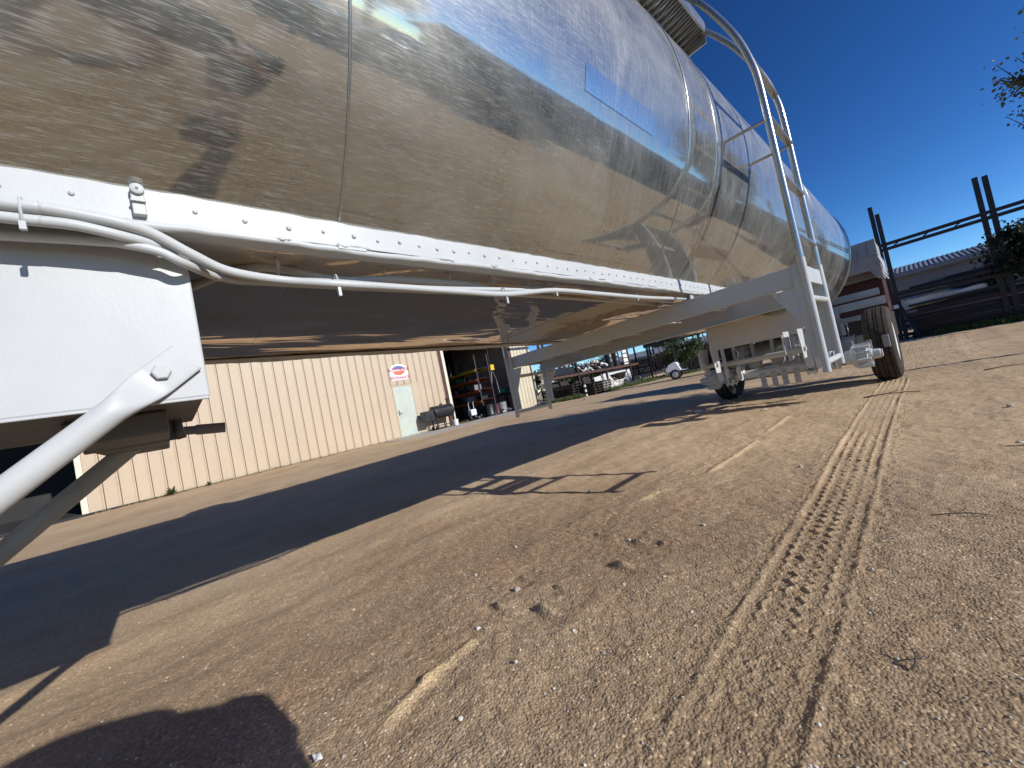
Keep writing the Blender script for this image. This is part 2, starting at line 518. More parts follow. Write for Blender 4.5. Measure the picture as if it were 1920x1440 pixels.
def gz(x, y):
    return float(gbase(np.array([float(x)]), np.array([float(y)]))[0])

CLODS = [(-1.118, 1.633, .035), (-1.059, 1.391, .045), (-1.394, 1.114, .03), (-1.14, .969, .04), (-1.33, .898, .03), (-1.36, 1.635, .02), (-1.0, 1.66, .025), (-1.19, 1.12, .02)]
SANDS = [[(-1.19, .36), (-1.225, .506), (-1.245, .70)], [(-1.21, 2.8), (-1.19, 3.3), (-1.165, 3.8)], [(-1.18, 4.2), (-1.17, 5.0)], [(-1.39, 2.2), (-1.33, 2.38)]]
def seg_d(x, y, a, b_):
    dx, dy = b_[0] - a[0], b_[1] - a[1]
    q = np.clip(((x - a[0]) * dx + (y - a[1]) * dy) / (dx * dx + dy * dy), 0, 1)
    return np.hypot(x - a[0] - q * dx, y - a[1] - q * dy)
TX0, TX1 = -0.542, -0.322
def ground_h(x, y):
    z = gbase(x, y)
    r = np.hypot(x, y)
    near = np.exp(-(r / 14.0) ** 2)
    z = z + (0.030 * vnoise(x * .55, y * .55, 1) + 0.020 * vnoise(x * 1.6, y * 1.2, 2)) * (0.35 + 0.65 * near)
    # soft wheel ruts crossing the yard along the trailer
    for xc, wd, dp in ((-2.55, .16, .005), (-3.3, .2, .005), (-4.6, .22, .010), (.75, .2, .006), (-1.75, .14, .003)):
        xx = x - xc - 0.10 * np.sin(y * .35 + xc)
        z = z - dp * np.exp(-(xx / wd) ** 2) + dp * .7 * np.exp(-((np.abs(xx) - wd * 1.7) / (wd * .4)) ** 2)
    fine = 0.010 * vnoise(x * 7, y * 6, 3) + 0.0065 * vnoise(x * 19, y * 17, 4) + 0.0045 * vnoise(x * 47, y * 43, 5)
    grit = 0.0055 * np.maximum(vnoise(x * 90, y * 84, 6), -.15) + 0.003 * vnoise(x * 150, y * 140, 12)
    wob = 0.016 * np.sin(y * .9 + 1) * np.exp(-((y - 5) / 4.0) ** 2)
    u = (x - wob - TX0) / (TX1 - TX0)
    inside = sst(-0.04, 0.03, u) * (1 - sst(0.97, 1.04, u)) * sst(0.35, .6, y) * (1 - sst(7.4, 7.55, y))
    soft = 0.30 + 0.70 * sst(-.3, .25, vnoise(x * 4.0, y * 2.6, 8))
    tr = -0.0042 + 0 * x
    for k, uc in enumerate((.16, .385, .60, .83)):
        ph = y / 0.066 + k * .37
        zig = (np.abs((ph % 1.0) - .5) * 2 - .5) * (.12 if k in (1, 2) else .07) + .03 * vnoise(x * 2, y * 5, 40 + k)
        tr = tr + (.0075 if k in (1, 2) else .0066) * np.exp(-((u - uc - zig) / .030) ** 2) * (.55 + .9 * sst(-.3, .3, vnoise(x * 9, y * 14, 44 + k)))
    # sipes across the ribs
    tr = tr + .003 * (((y / .031 + 2.0 * u) % 1.0) < .25) * (np.abs(u - .5) < .34)
    berm = 0.004 * (np.exp(-((u + .07) / .055) ** 2) + np.exp(-((u - 1.07) / .055) ** 2)) * sst(.35, .6, y) * (1 - sst(7.4, 7.55, y))
    flat = 1 - inside * .5
    z = z + (fine + grit) * flat + tr * inside * soft + berm * (.6 + .8 * (vnoise(x * 6, y * 9, 9) + .5))
    for cx, cy, s in CLODS:
        dd = np.hypot((x - cx) * .8, (y - cy) * 1.9)
        z = z - s * .45 * np.exp(-((y - cy + .03) / .035) ** 2 - ((x - cx) / (s * 2.5)) ** 2) + s * .42 * np.exp(-(dd / (s * .8)) ** 2) * (.6 + 1.6 * (vnoise(x * 60, y * 60, 10) + .5))
    for ln in SANDS:
        for a, b_ in zip(ln[:-1], ln[1:]):
            d = seg_d(x, y, a, b_)
            z = z + .010 * np.exp(-(d / .018) ** 2)
    # faint narrow tyre prints
    for yc, sl in ((1.60, -.02), (1.67, -.02), (1.53, -.01)):
        d = (y - yc - sl * (x + 1.8))
        z = z - .005 * np.exp(-(d / .018) ** 2) * sst(-2.9, -2.5, x) * (1 - sst(-1.0, -.7, x)) * (.6 + .4 * np.sign(np.sin(x * 160)))
    return z
def sand_a(x, y):
    s = np.zeros_like(x)
    for i, ln in enumerate(SANDS):
        for a, b_ in zip(ln[:-1], ln[1:]):
            d = seg_d(x, y, a, b_) + .02 * vnoise(x * 22, y * 22, 11)
            s = np.maximum(s, np.exp(-(np.maximum(d, 0) / .026) ** 2) * (1 if i == 0 else .6))
    return s
def axis_pts(parts):
    out = [np.arange(a, b_, s) for a, b_, s in parts]
    return np.concatenate(out)
def geo(a, b_, n):
    return np.geomspace(a, b_, n)
gx = np.concatenate([-geo(9.0, 900, 26)[::-1], np.arange(-8.9, -3.2, .14), np.arange(-3.2, -1.6, .028), np.arange(-1.6, -.62, .0125), np.arange(-.62, -.25, .0042),
                     np.arange(-.25, .55, .014), np.arange(.55, 2.4, .05), np.arange(2.4, 8, .35), geo(8.2, 900, 26)])
gy = np.concatenate([-geo(1.6, 900, 30)[::-1], np.arange(-1.5, -.2, .06), np.arange(-.2, .5, .02), np.arange(.5, 2.4, .0062), np.arange(2.4, 4.2, .011), np.arange(4.2, 7.8, .022),
                     np.arange(7.8, 12, .08), np.arange(12, 22, .3), geo(22.2, 1200, 30)])
X, Y = np.meshgrid(gx, gy, indexing='ij')
Z = ground_h(X, Y)
nx, ny = X.shape
verts = np.stack([X, Y, Z], -1).reshape(-1, 3)
idx = np.arange(nx * ny).reshape(nx, ny)
quads = np.stack([idx[:-1, :-1], idx[1:, :-1], idx[1:, 1:], idx[:-1, 1:]], -1).reshape(-1, 4)
me = bpy.data.meshes.new('ground')
me.vertices.add(len(verts)); me.vertices.foreach_set('co', verts.astype(np.float32).ravel())
me.loops.add(quads.size); me.loops.foreach_set('vertex_index', quads.astype(np.int32).ravel())
me.polygons.add(len(quads)); me.polygons.foreach_set('loop_start', np.arange(0, quads.size, 4, dtype=np.int32))
me.polygons.foreach_set('loop_total', np.full(len(quads), 4, np.int32))
me.update(calc_edges=True)
at = me.attributes.new('sand', 'FLOAT', 'POINT')
at.data.foreach_set('value', sand_a(X, Y).astype(np.float32).ravel())
at2 = me.attributes.new('packed', 'FLOAT', 'POINT')
rr_ = np.hypot(X + .1, Y - .6) + .9 * vnoise(X * .9, Y * .7, 21) + .35 * vnoise(X * 3.1, Y * 2.3, 22)
at2.data.foreach_set('value', (sst(1.3, 3.4, rr_) * (.85 + .3 * vnoise(X * .4, Y * .4, 23))).astype(np.float32).ravel())
me.polygons.foreach_set('use_smooth', [True] * len(me.polygons))
me.materials.append(M['dirt'])
ground = bpy.data.objects.new('ground', me); COL.objects.link(ground)
tag(ground, 'tan packed dirt and gravel yard with a tyre print', kind='structure')

# loose pebbles: uncountable grit
def rock_verts(s, sd):
    rr = random.Random(sd)
    ph = (1 + 5 ** .5) / 2
    vs = [(-1, ph, 0), (1, ph, 0), (-1, -ph, 0), (1, -ph, 0), (0, -1, ph), (0, 1, ph), (0, -1, -ph), (0, 1, -ph), (ph, 0, -1), (ph, 0, 1), (-ph, 0, -1), (-ph, 0, 1)]
    sc = (rr.uniform(.7, 1.3), rr.uniform(.7, 1.3), rr.uniform(.45, .8))
    return [(a * sc[0] * s / 1.9 * rr.uniform(.75, 1.2), b_ * sc[1] * s / 1.9 * rr.uniform(.75, 1.2), c_ * sc[2] * s / 1.9 * rr.uniform(.75, 1.2)) for a, b_, c_ in vs]
ICO = [(0, 11, 5), (0, 5, 1), (0, 1, 7), (0, 7, 10), (0, 10, 11), (1, 5, 9), (5, 11, 4), (11, 10, 2), (10, 7, 6), (7, 1, 8), (3, 9, 4), (3, 4, 2), (3, 2, 6), (3, 6, 8), (3, 8, 9), (4, 9, 5), (2, 4, 11), (6, 2, 10), (8, 6, 7), (9, 8, 1)]
mb = MB(); mbp = MB()
n = 0
P_ = []
while len(P_) < 9000:
    d = random.uniform(.35, 1) ** 2.2 * 7.0
    a = random.uniform(-R(112), R(20))
    x = d * math.sin(a); y = d * math.cos(a)
    P_.append((x, y))
px_ = np.array([q[0] for q in P_]); py_ = np.array([q[1] for q in P_]); pz_ = ground_h(px_, py_)
for i in range(len(P_)):
    s = random.choice((.0012, .0016, .002, .0022, .0026, .003, .0034)) * random.uniform(.7, 1.3)
    if random.random() < .012: s *= 2.6
    if TX0 < px_[i] < TX1 and random.random() < .7: continue
    vs = rock_verts(s, i)
    (mb if random.random() < .7 else mbp).add([(q[0] + px_[i], q[1] + py_[i], q[2] + pz_[i] + s * .25) for q in vs], ICO)
tag(mb.build('gravel', 'stone', None, fix=False), 'brown grit and pebbles strewn over the dirt', 'gravel', kind='stuff')
tag(mbp.build('pale_gravel', 'stone_pale', None, fix=False), 'pale grit and pebbles strewn over the dirt', 'gravel', kind='stuff')
# ------------------------------------------------------------------ tank trailer
TR = thing('tank_trailer', 'long polished aluminium tank trailer on a white painted frame', 'trailer', (-1.65, 3.0, 0))
XC, ZC, RR = -1.7, 2.22, 1.10
A0 = R(-50.6)
def zt(y): return -0.017 * y
def arc(a, y, r=RR):
    return (XC + r * math.cos(a), y, ZC + r * math.sin(a) + zt(y))
def shell(y0, y1, r=RR, na=96):
    mb = MB()
    ny_ = max(2, int((y1 - y0) / .2))
    mb.grid(lambda u, v: arc(A0 + (math.pi - 2 * A0) * u, y0 + (y1 - y0) * v, r), na, ny_)
    return mb.build('shell_plate', 'tank_alu', TR, smooth=180)
for y0, y1, r in ((-5.4, .411, RR), (.413, 2.095, RR), (2.097, 2.455, RR + .0015), (2.457, 5.2, RR), (5.202, 8.0, RR)):
    shell(y0, y1, r)
for y in (.412, 2.096, 2.456, 5.201):
    mb = MB()
    mb.tube([arc(A0 + (math.pi - 2 * A0) * k / 120, y, RR + .0005) for k in range(121)], .0035 if y < 1 else .005, 6)
    mb.build('weld_seam', 'rail_alu', TR, smooth=180)
for ye, sg in ((8.0, 1), (-5.4, -1)):
    mb = MB()
    def hd(u, v, ye=ye, sg=sg):
        th = v * math.pi / 2
        a = 2 * math.pi * u
        x = XC + RR * math.cos(a) * math.cos(th); z = ZC + RR * math.sin(a) * math.cos(th)
        return (x, ye + sg * .33 * math.sin(th), max(z, 1.335) + zt(ye))
    mb.grid(hd, 72, 14)
    mb.build('tank_head', 'tank_alu', TR, smooth=180)
    mb = MB(); mb.tube([arc(A0 + (math.pi - 2 * A0) * k / 96, ye, RR + .002) for k in range(97)], .012, 8)
    mb.build('head_rim', 'rail_alu', TR, smooth=180)
# bright patch where a decal was taken off
mb = MB()
mb.grid(lambda u, v: arc(R(-19.5 + 4.6 * u), 1.235 + .50 * v, RR + .0012), 6, 10)
mb.build('decal_patch', 'patch_alu', TR, smooth=180)
# ground down weld scars on the shell
def scar(pts, rad):
    mb = MB(); q = []
    for (a0_, y0), (a1_, y1) in zip(pts[:-1], pts[1:]):
        for k in range(6): q.append(arc(R(a0_ + (a1_ - a0_) * k / 6), y0 + (y1 - y0) * k / 6, RR - rad * .55))
    q.append(arc(R(pts[-1][0]), pts[-1][1], RR - rad * .55))
    mb.tube(q, rad, 6); mb.build('weld_scar', 'rail_alu', TR, smooth=180)
scar([(-47.5, 2.30), (-44, 2.20), (-41, 2.17), (-39.5, 2.10)], .006)
scar([(-46.5, 2.62), (-42, 2.49), (-39, 2.42), (-34, 2.36)], .007)
scar([(-34, 2.37), (-35.5, 2.47)], .006)
# belly sheet, rippled
def belly_z(x, y):
    v = .022 * vnoise(np.array([x * 1.6]), np.array([y * .9]), 31)[0] + .020 * vnoise(np.array([x * 3.4 + y * .6]), np.array([y * 1.7]), 32)[0] + .007 * vnoise(np.array([x * 7 + y]), np.array([y * 3.6]), 33)[0]
    e = min(1, (-1.0 - x) / .12) * min(1, (x + 2.4) / .12)
    return 1.312 + zt(y) + v * max(0, e)
BS = [-5.4, -2.6, .35, 2.0, 4.0, 6.0]
for y0, y1 in zip(BS[:-1], BS[1:]):
    mb = MB(); ny_ = int((y1 - y0) / .045)
    mb.grid(lambda u, v: (-1.0 - 1.4 * u, y0 - .002 + (y1 - y0 + .004) * v, belly_z(-1.0 - 1.4 * u, y0 + (y1 - y0) * v) + .0015 * math.sin(1.7 * y0)), 46, ny_)
    mb.build('belly_sheet', 'belly', TR, smooth=180)
# side rails with rivets
rv = None
for side, xs in (('near', -.986), ('far', -2.414)):
    mb = MB()
    s = 1 if side == 'near' else -1
    ny_ = 320
    ys = [-5.2 + 11.0 * k / ny_ for k in range(ny_ + 1)]
    jag = [.0022 * (hsh(np.array([k]), np.array([3]), 5)[0] - .5) * 2 + .0035 * vnoise(np.array([k * .11]), np.array([.5]), 9)[0] * 2 for k in range(ny_ + 1)]
    vs = []
    for k, y in enumerate(ys):
        for x, z in ((xs, 1.311), (xs, 1.376 + jag[k]), (xs - .014 * s, 1.379 + jag[k]), (xs - .014 * s, 1.311)):
            vs.append((x, y, z + zt(y)))
    fs = []
    for k in range(ny_):
        for q in range(4):
            q2 = (q + 1) % 4
            fs.append((k * 4 + q, k * 4 + q2, k * 4 + 4 + q2, k * 4 + 4 + q))
    fs += [(0, 1, 2, 3), (ny_ * 4 + 3, ny_ * 4 + 2, ny_ * 4 + 1, ny_ * 4)]
    mb.add(vs, fs)
    rail = mb.build('side_rail', 'white', TR, smooth=30)
    mb = MB()
    mb.tube([(xs - .006 * s, y, 1.303 + zt(y) + .002 * math.sin(y * 9) + jag[k] * .8) for k, y in enumerate(ys)], .0095, 8)
    mb.build('rail_lip', 'white', rail, smooth=180)
    mb = MB()
    mb.bar((xs - .03 * s, -5.2, 1.3045 + zt(-5.2)), (xs - .03 * s, 5.8, 1.3045 + zt(5.8)), .05, .006)
    mb.build('rail_flange', 'white', rail)
    y = -.9
    while y < 5.7 and side == 'near':
        if rv is None:
            m_ = MB(); m_.sphere((0, 0, 0), .0056, 10, 6, (.7, 1, 1))
            rv = m_.build('rivet', 'white', None, smooth=180); rv.parent = rail
            rv.location = Vector((xs + .001, y, 1.343 + zt(y))) - wloc(rail)
        else:
            inst(rv, (xs + .001, y, 1.343 + zt(y) + random.uniform(-.004, .004)), rail, scale=[random.uniform(.8, 1.15)] * 3)
        y += (.083 if y < .42 else .066) + random.uniform(-.006, .006)
    if side == 'near':
        for k in range(26):      # paint runs and sealant lumps along the lip
            y = random.uniform(-.3, 4.5)
            m_ = MB(); L = random.uniform(.02, .07)
            m_.tube([(xs + .002, y + L * q / 5, 1.310 + zt(y) + random.uniform(-.004, .004)) for q in range(6)], [.002, .005, .006, .004, .006, .002], 6)
            m_.build('paint_run', 'white', rail, smooth=180)
# latch eye on the rail
lt = MB(); lt.bb(-.985, -.972, .011, .031, 1.316, 1.372)
lat = lt.build('latch_bracket', 'white', TR, bevel=.002)
lt = MB(); lt.lathe([(0, .0105), (.010, .0105), (.011, .009)], (-.976, .022, 1.366), 'X', 16); lt.build('latch_eye', 'white', lat, smooth=40)
lt = MB(); lt.lathe([(0, .0028), (.0015, .0028)], (-.9655, .022, 1.366), 'X', 10); lt.build('eye_hole', 'black_paint', lat)
lt = MB(); lt.bb(-.972, -.966, .010, .032, 1.340, 1.345); lt.build('latch_tab', 'white', lat, bevel=.001)
# overlap joint plate on the rail
lt = MB(); lt.prism([(.395, 1.302 + zt(.4)), (.47, 1.302 + zt(.47)), (.47, 1.318 + zt(.47)), (.395, 1.318 + zt(.4))], lambda a, b_, q: (q, a, b_), -.985, -.981)
lt.build('joint_plate', 'white', TR, bevel=.001)

def smooth_path(pts, n=8):
    pts = [Vector(p) for p in pts]; out = []
    for i in range(len(pts) - 1):
        p0 = pts[max(i - 1, 0)]; p1 = pts[i]; p2 = pts[i + 1]; p3 = pts[min(i + 2, len(pts) - 1)]
        for k in range(n):
            q = k / n
            out.append(.5 * ((2 * p1) + (-p0 + p2) * q + (2 * p0 - 5 * p1 + 4 * p2 - p3) * q * q + (-p0 + 3 * p1 - 3 * p2 + p3) * q ** 3))
    out.append(pts[-1]); return out
def hose(pts, r, mat='white'):
    mb = MB(); mb.tube(smooth_path(pts), r, 10); return mb.build('hose', mat, TR, smooth=180)
HA = [(-0.972, -1.2, 1.318), (-0.972, -0.6, 1.314), (-0.968, -0.15, 1.303), (-0.968, -0.105, 1.303), (-0.97, -0.061, 1.3), (-0.975, -0.007, 1.294), (-0.99, 0.037, 1.285), (-1.01, 0.093, 1.258), (-1.035, 0.157, 1.236), (-1.06, 0.269, 1.231), (-1.035, 0.3927, 1.2185), (-1.035, 0.5779, 1.2167), (-1.035, 0.772, 1.2122), (-1.035, 1.0162, 1.2095), (-1.035, 1.305, 1.2359), (-1.035, 1.6231, 1.2321), (-1.035, 2.1594, 1.2246), (-1.035, 2.7286, 1.234)]
HB = [(-0.975, -1.2, 1.288), (-0.975, -0.6, 1.286), (-0.97, -0.153, 1.28), (-0.97, -0.107, 1.28), (-0.97, -0.063, 1.278), (-0.98, -0.009, 1.271), (-1.01, 0.044, 1.27), (-1.07, 0.098, 1.27), (-1.1, 0.168, 1.262), (-1.1, 0.269, 1.247), (-1.06, 0.4047, 1.2315), (-1.06, 0.7098, 1.227), (-1.06, 1.1357, 1.2383), (-1.06, 1.6885, 1.2421), (-1.06, 2.4389, 1.2374)]
HC = [(-1.35, 0.06, 1.285), (-1.22, 0.16, 1.297), (-1.15, 0.236, 1.298), (-1.15, 0.299, 1.297), (-1.085, 0.415, 1.2483), (-1.085, 0.585, 1.2615), (-1.085, 0.7727, 1.2606), (-1.085, 0.8765, 1.2578), (-1.085, 1.069, 1.237), (-1.085, 1.2331, 1.2606), (-1.085, 1.4501, 1.2559), (-1.085, 1.8577, 1.2493), (-1.085, 2.5474, 1.2257)]
HD = [(-1.03, -.35, 1.268), (-1.01, -.06, 1.270), (-.995, -.007, 1.262), (-.995, .041, 1.252), (-1.01, .080, 1.236), (-1.12, .16, 1.25), (-1.22, .32, 1.282), (-1.24, .8, 1.285), (-1.22, 1.5, 1.275), (-1.24, 2.7, 1.255)]
hose(HA, .0108); hose(HB, .0095); hose(HC, .0120, 'white'); hose(HD, .0092)
def tie(x, y, z, hz=.03, tail=.02):
    mb = MB()
    mb.tube([(x + .014 * math.cos(a), y, z + hz * math.sin(a)) for a in [k * 2 * math.pi / 16 for k in range(17)]], .0022, 6)
    mb.bb(x + .008, x + .016, y - .004, y + .004, z - hz - tail, z - hz + .004)
    mb.build('cable_tie', 'white', TR, smooth=40)
tie(-.970, -.126, 1.292, .026, .010); tie(-1.045, .395, 1.226, .022); tie(-1.045, 1.01, 1.215, .022); tie(-1.045, 1.31, 1.24, .018, .012); tie(-1.045, 2.0, 1.235, .018, .012)
for y, z in ((.27, 1.30), (.56, 1.30), (.80, 1.296), (1.0, 1.29), (1.3, 1.292), (1.62, 1.288), (1.95, 1.28)):
    mb = MB(); mb.tube([(-1.10, y, z + .012), (-1.075, y, z - .012), (-1.095, y, z - .045)], .004, 6); mb.build('hose_clip', 'white', TR, smooth=180)
# short strap tying the rail to the cross beam
mb = MB(); mb.bb(-1.045, -1.0, 2.66, 2.67, 1.215, 1.262); mb.bb(-1.01, -1.0, 2.64, 2.69, 1.215, 1.262)
mb.build('hanger_strap', 'white', TR, bevel=.002)

# landing gear box, braces, crank
mb = MB(); mb.prism([(.084, .957), (.086, 1.338), (-1.9, 1.338), (-1.9, .957)], lambda a, b_, q: (q, a, b_), -1.05, -1.062)
gb = mb.build('gear_box_side', 'white', TR, bevel=.004)
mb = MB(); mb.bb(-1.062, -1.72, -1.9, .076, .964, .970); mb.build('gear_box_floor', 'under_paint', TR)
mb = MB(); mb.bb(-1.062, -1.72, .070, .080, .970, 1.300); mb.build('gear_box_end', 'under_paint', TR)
mb = MB(); mb.bb(-1.05, -1.058, -1.9, .082, .952, .958); mb.build('gear_box_lip', 'white', gb, bevel=.002)
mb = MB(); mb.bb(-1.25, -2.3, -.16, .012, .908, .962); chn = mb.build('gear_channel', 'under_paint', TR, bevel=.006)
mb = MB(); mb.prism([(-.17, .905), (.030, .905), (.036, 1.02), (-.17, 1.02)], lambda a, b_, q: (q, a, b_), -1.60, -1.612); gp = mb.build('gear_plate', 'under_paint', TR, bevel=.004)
mb = MB(); mb.lathe([(0, .016), (.004, .016), (.005, .009), (.016, .009)], (-1.60, -.045, .952), 'X', 16); mb.build('plate_bolt', 'under_paint', gp, smooth=40)
mb = MB(); mb.tube([(-1.6, .033, 1.0), (-1.6, .036, .93), (-1.6, .040, .905)], .012, 8); mb.build('plate_edge', 'under_paint', gp, smooth=180)
mb = MB(); mb.tube([(-1.88, -.02, .953), (-1.88, .09, .943)], .016, 12); cs = mb.build('crank_shaft', 'mid_grey', TR, smooth=40)
mb = MB(); mb.tube([(-1.88, .09, .943), (-1.88, .178, .935)], .0195, 12); mb.build('crank_socket', 'mid_grey', cs, smooth=40)
d = Vector((0, -.62, -.5)).normalized()
p0 = Vector((-1.026, .015, 1.010))
nv = Vector((0, d.z, -d.y))
def brace_sec(q):
    k = min(1, max(0, (q - .015) / .095)); k = k * k * (3 - 2 * k)
    hw = .0335 * (1 - k) + .0232 * k; ht = .0045 * (1 - k) + .0232 * k
    e = 6.0 * (1 - k) + 2.0 * k
    c0 = p0 + d * q + Vector((-.0135 * (1 - k), 0, 0))
    out = []
    for i in range(28):
        a_ = 2 * math.pi * i / 28; ca, sa = math.cos(a_), math.sin(a_)
        out.append(c0 + nv * hw * math.copysign(abs(ca) ** (2 / e), ca) + Vector((1, 0, 0)) * ht * math.copysign(abs(sa) ** (2 / e), sa))
    return out
qs = [-.052, -.05, -.03, -.01, .01] + [.015 + .0095 * i for i in range(11)] + [.14, .3, .7, 1.15]
mb = MB(); vs = []; fs = []
for q in qs: vs += brace_sec(q)
for i in range(len(qs) - 1):
    for k in range(28): fs.append((i * 28 + k, i * 28 + (k + 1) % 28, (i + 1) * 28 + (k + 1) % 28, (i + 1) * 28 + k))
fs += [tuple(range(27, -1, -1)), tuple((len(qs) - 1) * 28 + k for k in range(28))]
mb.add(vs, fs)
br = mb.build('brace_tube', 'white', TR, smooth=50)
mb = MB(); mb.lathe([(0, .0165), (.010, .0165), (.0125, .014)], (-1.037, .012, 1.014), 'X', 6); mb.build('hex_bolt', 'white', br, bevel=.0012)
mb = MB(); mb.tube([Vector((-1.95, -.04, .965)) + d * q for q in (0, .5, 1.1)], .029, 16); mb.build('brace_tube', 'grey_paint', TR, smooth=60)  # grey colour puts shade onto this far brace
for x in (-1.12, -2.2):
    mb = MB(); mb.bb(x - .055, x + .055, -1.05, -.94, .30, .96); lg = mb.build('landing_leg', 'white', TR, bevel=.004)
    mb = MB(); mb.bb(x - .04, x + .04, -1.035, -.955, .04, .30); mb.build('inner_leg', 'galv', lg, bevel=.003)
    mb = MB(); mb.bb(x - .13, x + .13, -1.11, -.88, .0, .04); mb.build('foot_plate', 'white', lg, bevel=.004)

# cross beam with gussets and side ladders
BX0, BX1, BY0, BY1, BZ0, BZ1 = -2.83, -.395, 2.62, 3.09, 1.105, 1.215
mb = MB(); mb.bb(BX0, BX1, BY0, BY0 + .010, BZ0, BZ1); bmf = mb.build('beam_web', 'white', TR, bevel=.003)
mb = MB(); mb.bb(BX0, BX1, BY1 - .010, BY1, 1.035, BZ1); mb.build('beam_web', 'white', TR, bevel=.003)
for y0_, y1_, z_ in ((BY0 + .011, BY0 + .05, BZ0), (BY0 + .011, BY0 + .05, BZ1 - .008), (BY1 - .05, BY1 - .011, 1.035), (BY1 - .05, BY1 - .011, BZ1 - .008)):
    mb = MB(); mb.bb(BX0, BX1, y0_, y1_, z_, z_ + .008); mb.build('beam_flange', 'white', TR)
for k in range(7):
    x = BX0 + .25 + .33 * k
    mb = MB(); mb.bb(x - .02, x + .02, BY0 + .051, BY1 - .051, 1.12, 1.16); mb.build('beam_spacer', 'white', TR)
for x in (BX0, BX1):
    mb = MB(); mb.bb(x - .006, x + .006, BY0 + .012, BY1 - .012, BZ0 + .01, BZ1 - .01); mb.build('beam_end_plate', 'white', TR, bevel=.002)
for sx, xe in ((1, BX1), (-1, BX0)):
    for y in (BY0 - .016, BY1 + .008):
        mb = MB()
        zb_ = BZ0 - .011 if y < 3 else 1.024
        mb.prism([(0, zb_), (-.165 * sx, zb_), (-.05 * sx, .87), (0, .85)], lambda a, b_, q: (xe + a, q, b_), y, y + .008)
        mb.build('gusset', 'white', TR, bevel=.002)
        mb = MB(); mb.bb(xe - .05 * sx, xe, y - .004, y + .012, .70, BZ1); mb.build('leg_strip', 'white', TR, bevel=.002)
LX = -.392
def ladder(xl, sgn, full):
    ld = None
    for y in (2.60, 3.10):
        mb = MB()
        mb.tube([(xl, y, .615), (xl, y, 1.24)], .019, 14)
        o = mb.build('ladder_rail_lower', 'white', TR, smooth=60)
        mb = MB()
        hoop = [(0, 1.24), (0, 1.8), (0, 2.2), (.012, 2.35), (.048, 2.52), (.108, 2.69), (.19, 2.87), (.31, 3.06), (.46, 3.22), (.64, 3.33), (.80, 3.36)]
        top = smooth_path([(xl - sgn * a_, y, z_) for a_, z_ in hoop], 5)
        if not full: top = top[:3]
        mb.tube(top, .0175, 14)
        o = mb.build('ladder_rail_upper', 'rail_alu', TR, smooth=60)
    for z in (.665, 1.02):
        mb = MB(); mb.tube([(xl, 2.6, z), (xl, 3.1, z)], .0165, 12); mb.build('ladder_rung', 'white', TR, smooth=60)
    for z in (1.37, 1.70, 2.03, 2.36) if full else (1.37, 1.7, 2.03):
        xz = xl if z < 2.22 else xl - sgn * .014
        mb = MB(); mb.bar((xz, 2.6, z), (xz, 3.1, z), .035, .022); mb.build('ladder_rung', 'rail_alu', TR, bevel=.004)
ladder(LX, 1, True)
ladder(-2.85, -1, True)
for y in (2.60, 3.10):
    mb = MB(); mb.tube([(LX, y, 2.02), (-.61, y, 2.03)], .009, 8); mb.build('ladder_standoff', 'rail_alu', TR, smooth=60)
# roof walkway box with open grating underneath
WY0, WY1 = .9, 3.12
mb = MB()
mb.bb(-.70, -.688, WY0, WY1, 3.04, 3.13); wk = mb.build('walkway_edge', 'rail_alu', TR, bevel=.002)
mb = MB(); mb.bb(-1.12, -.70, WY1 - .012, WY1, 2.98, 3.13); mb.build('walkway_end', 'rail_alu', TR, bevel=.002)
mb = MB(); mb.bb(-.90, -.888, WY0, WY1 - .012, 2.96, 3.05); mb.build('walkway_inner_edge', 'rail_alu', TR, bevel=.002)
mb = MB()
y = WY0
k = 0
while y < WY1 - .03:      # serrated grating bars
    mb.bar((-.70, y, 3.065 + .004 * (k % 2)), (-.888, y + .018 * (1 if k % 2 else -1), 3.045), .007, .022)
    y += .03; k += 1
gt = mb.build('grating', 'mid_grey', TR); gt['kind'] = 'stuff'
mb = MB(); mb.bb(-1.35, -.70, WY0, WY1, 3.132, 3.142); mb.build('walkway_deck', 'rail_alu', TR)
# manhole ring on top
mb = MB(); mb.lathe([(3.28, .30), (3.42, .30), (3.43, .32), (3.46, .32), (3.46, 0.001)], (XC, 1.9, 0), 'Z', 32); mb.build('manhole_lid', 'rail_alu', TR, smooth=40)

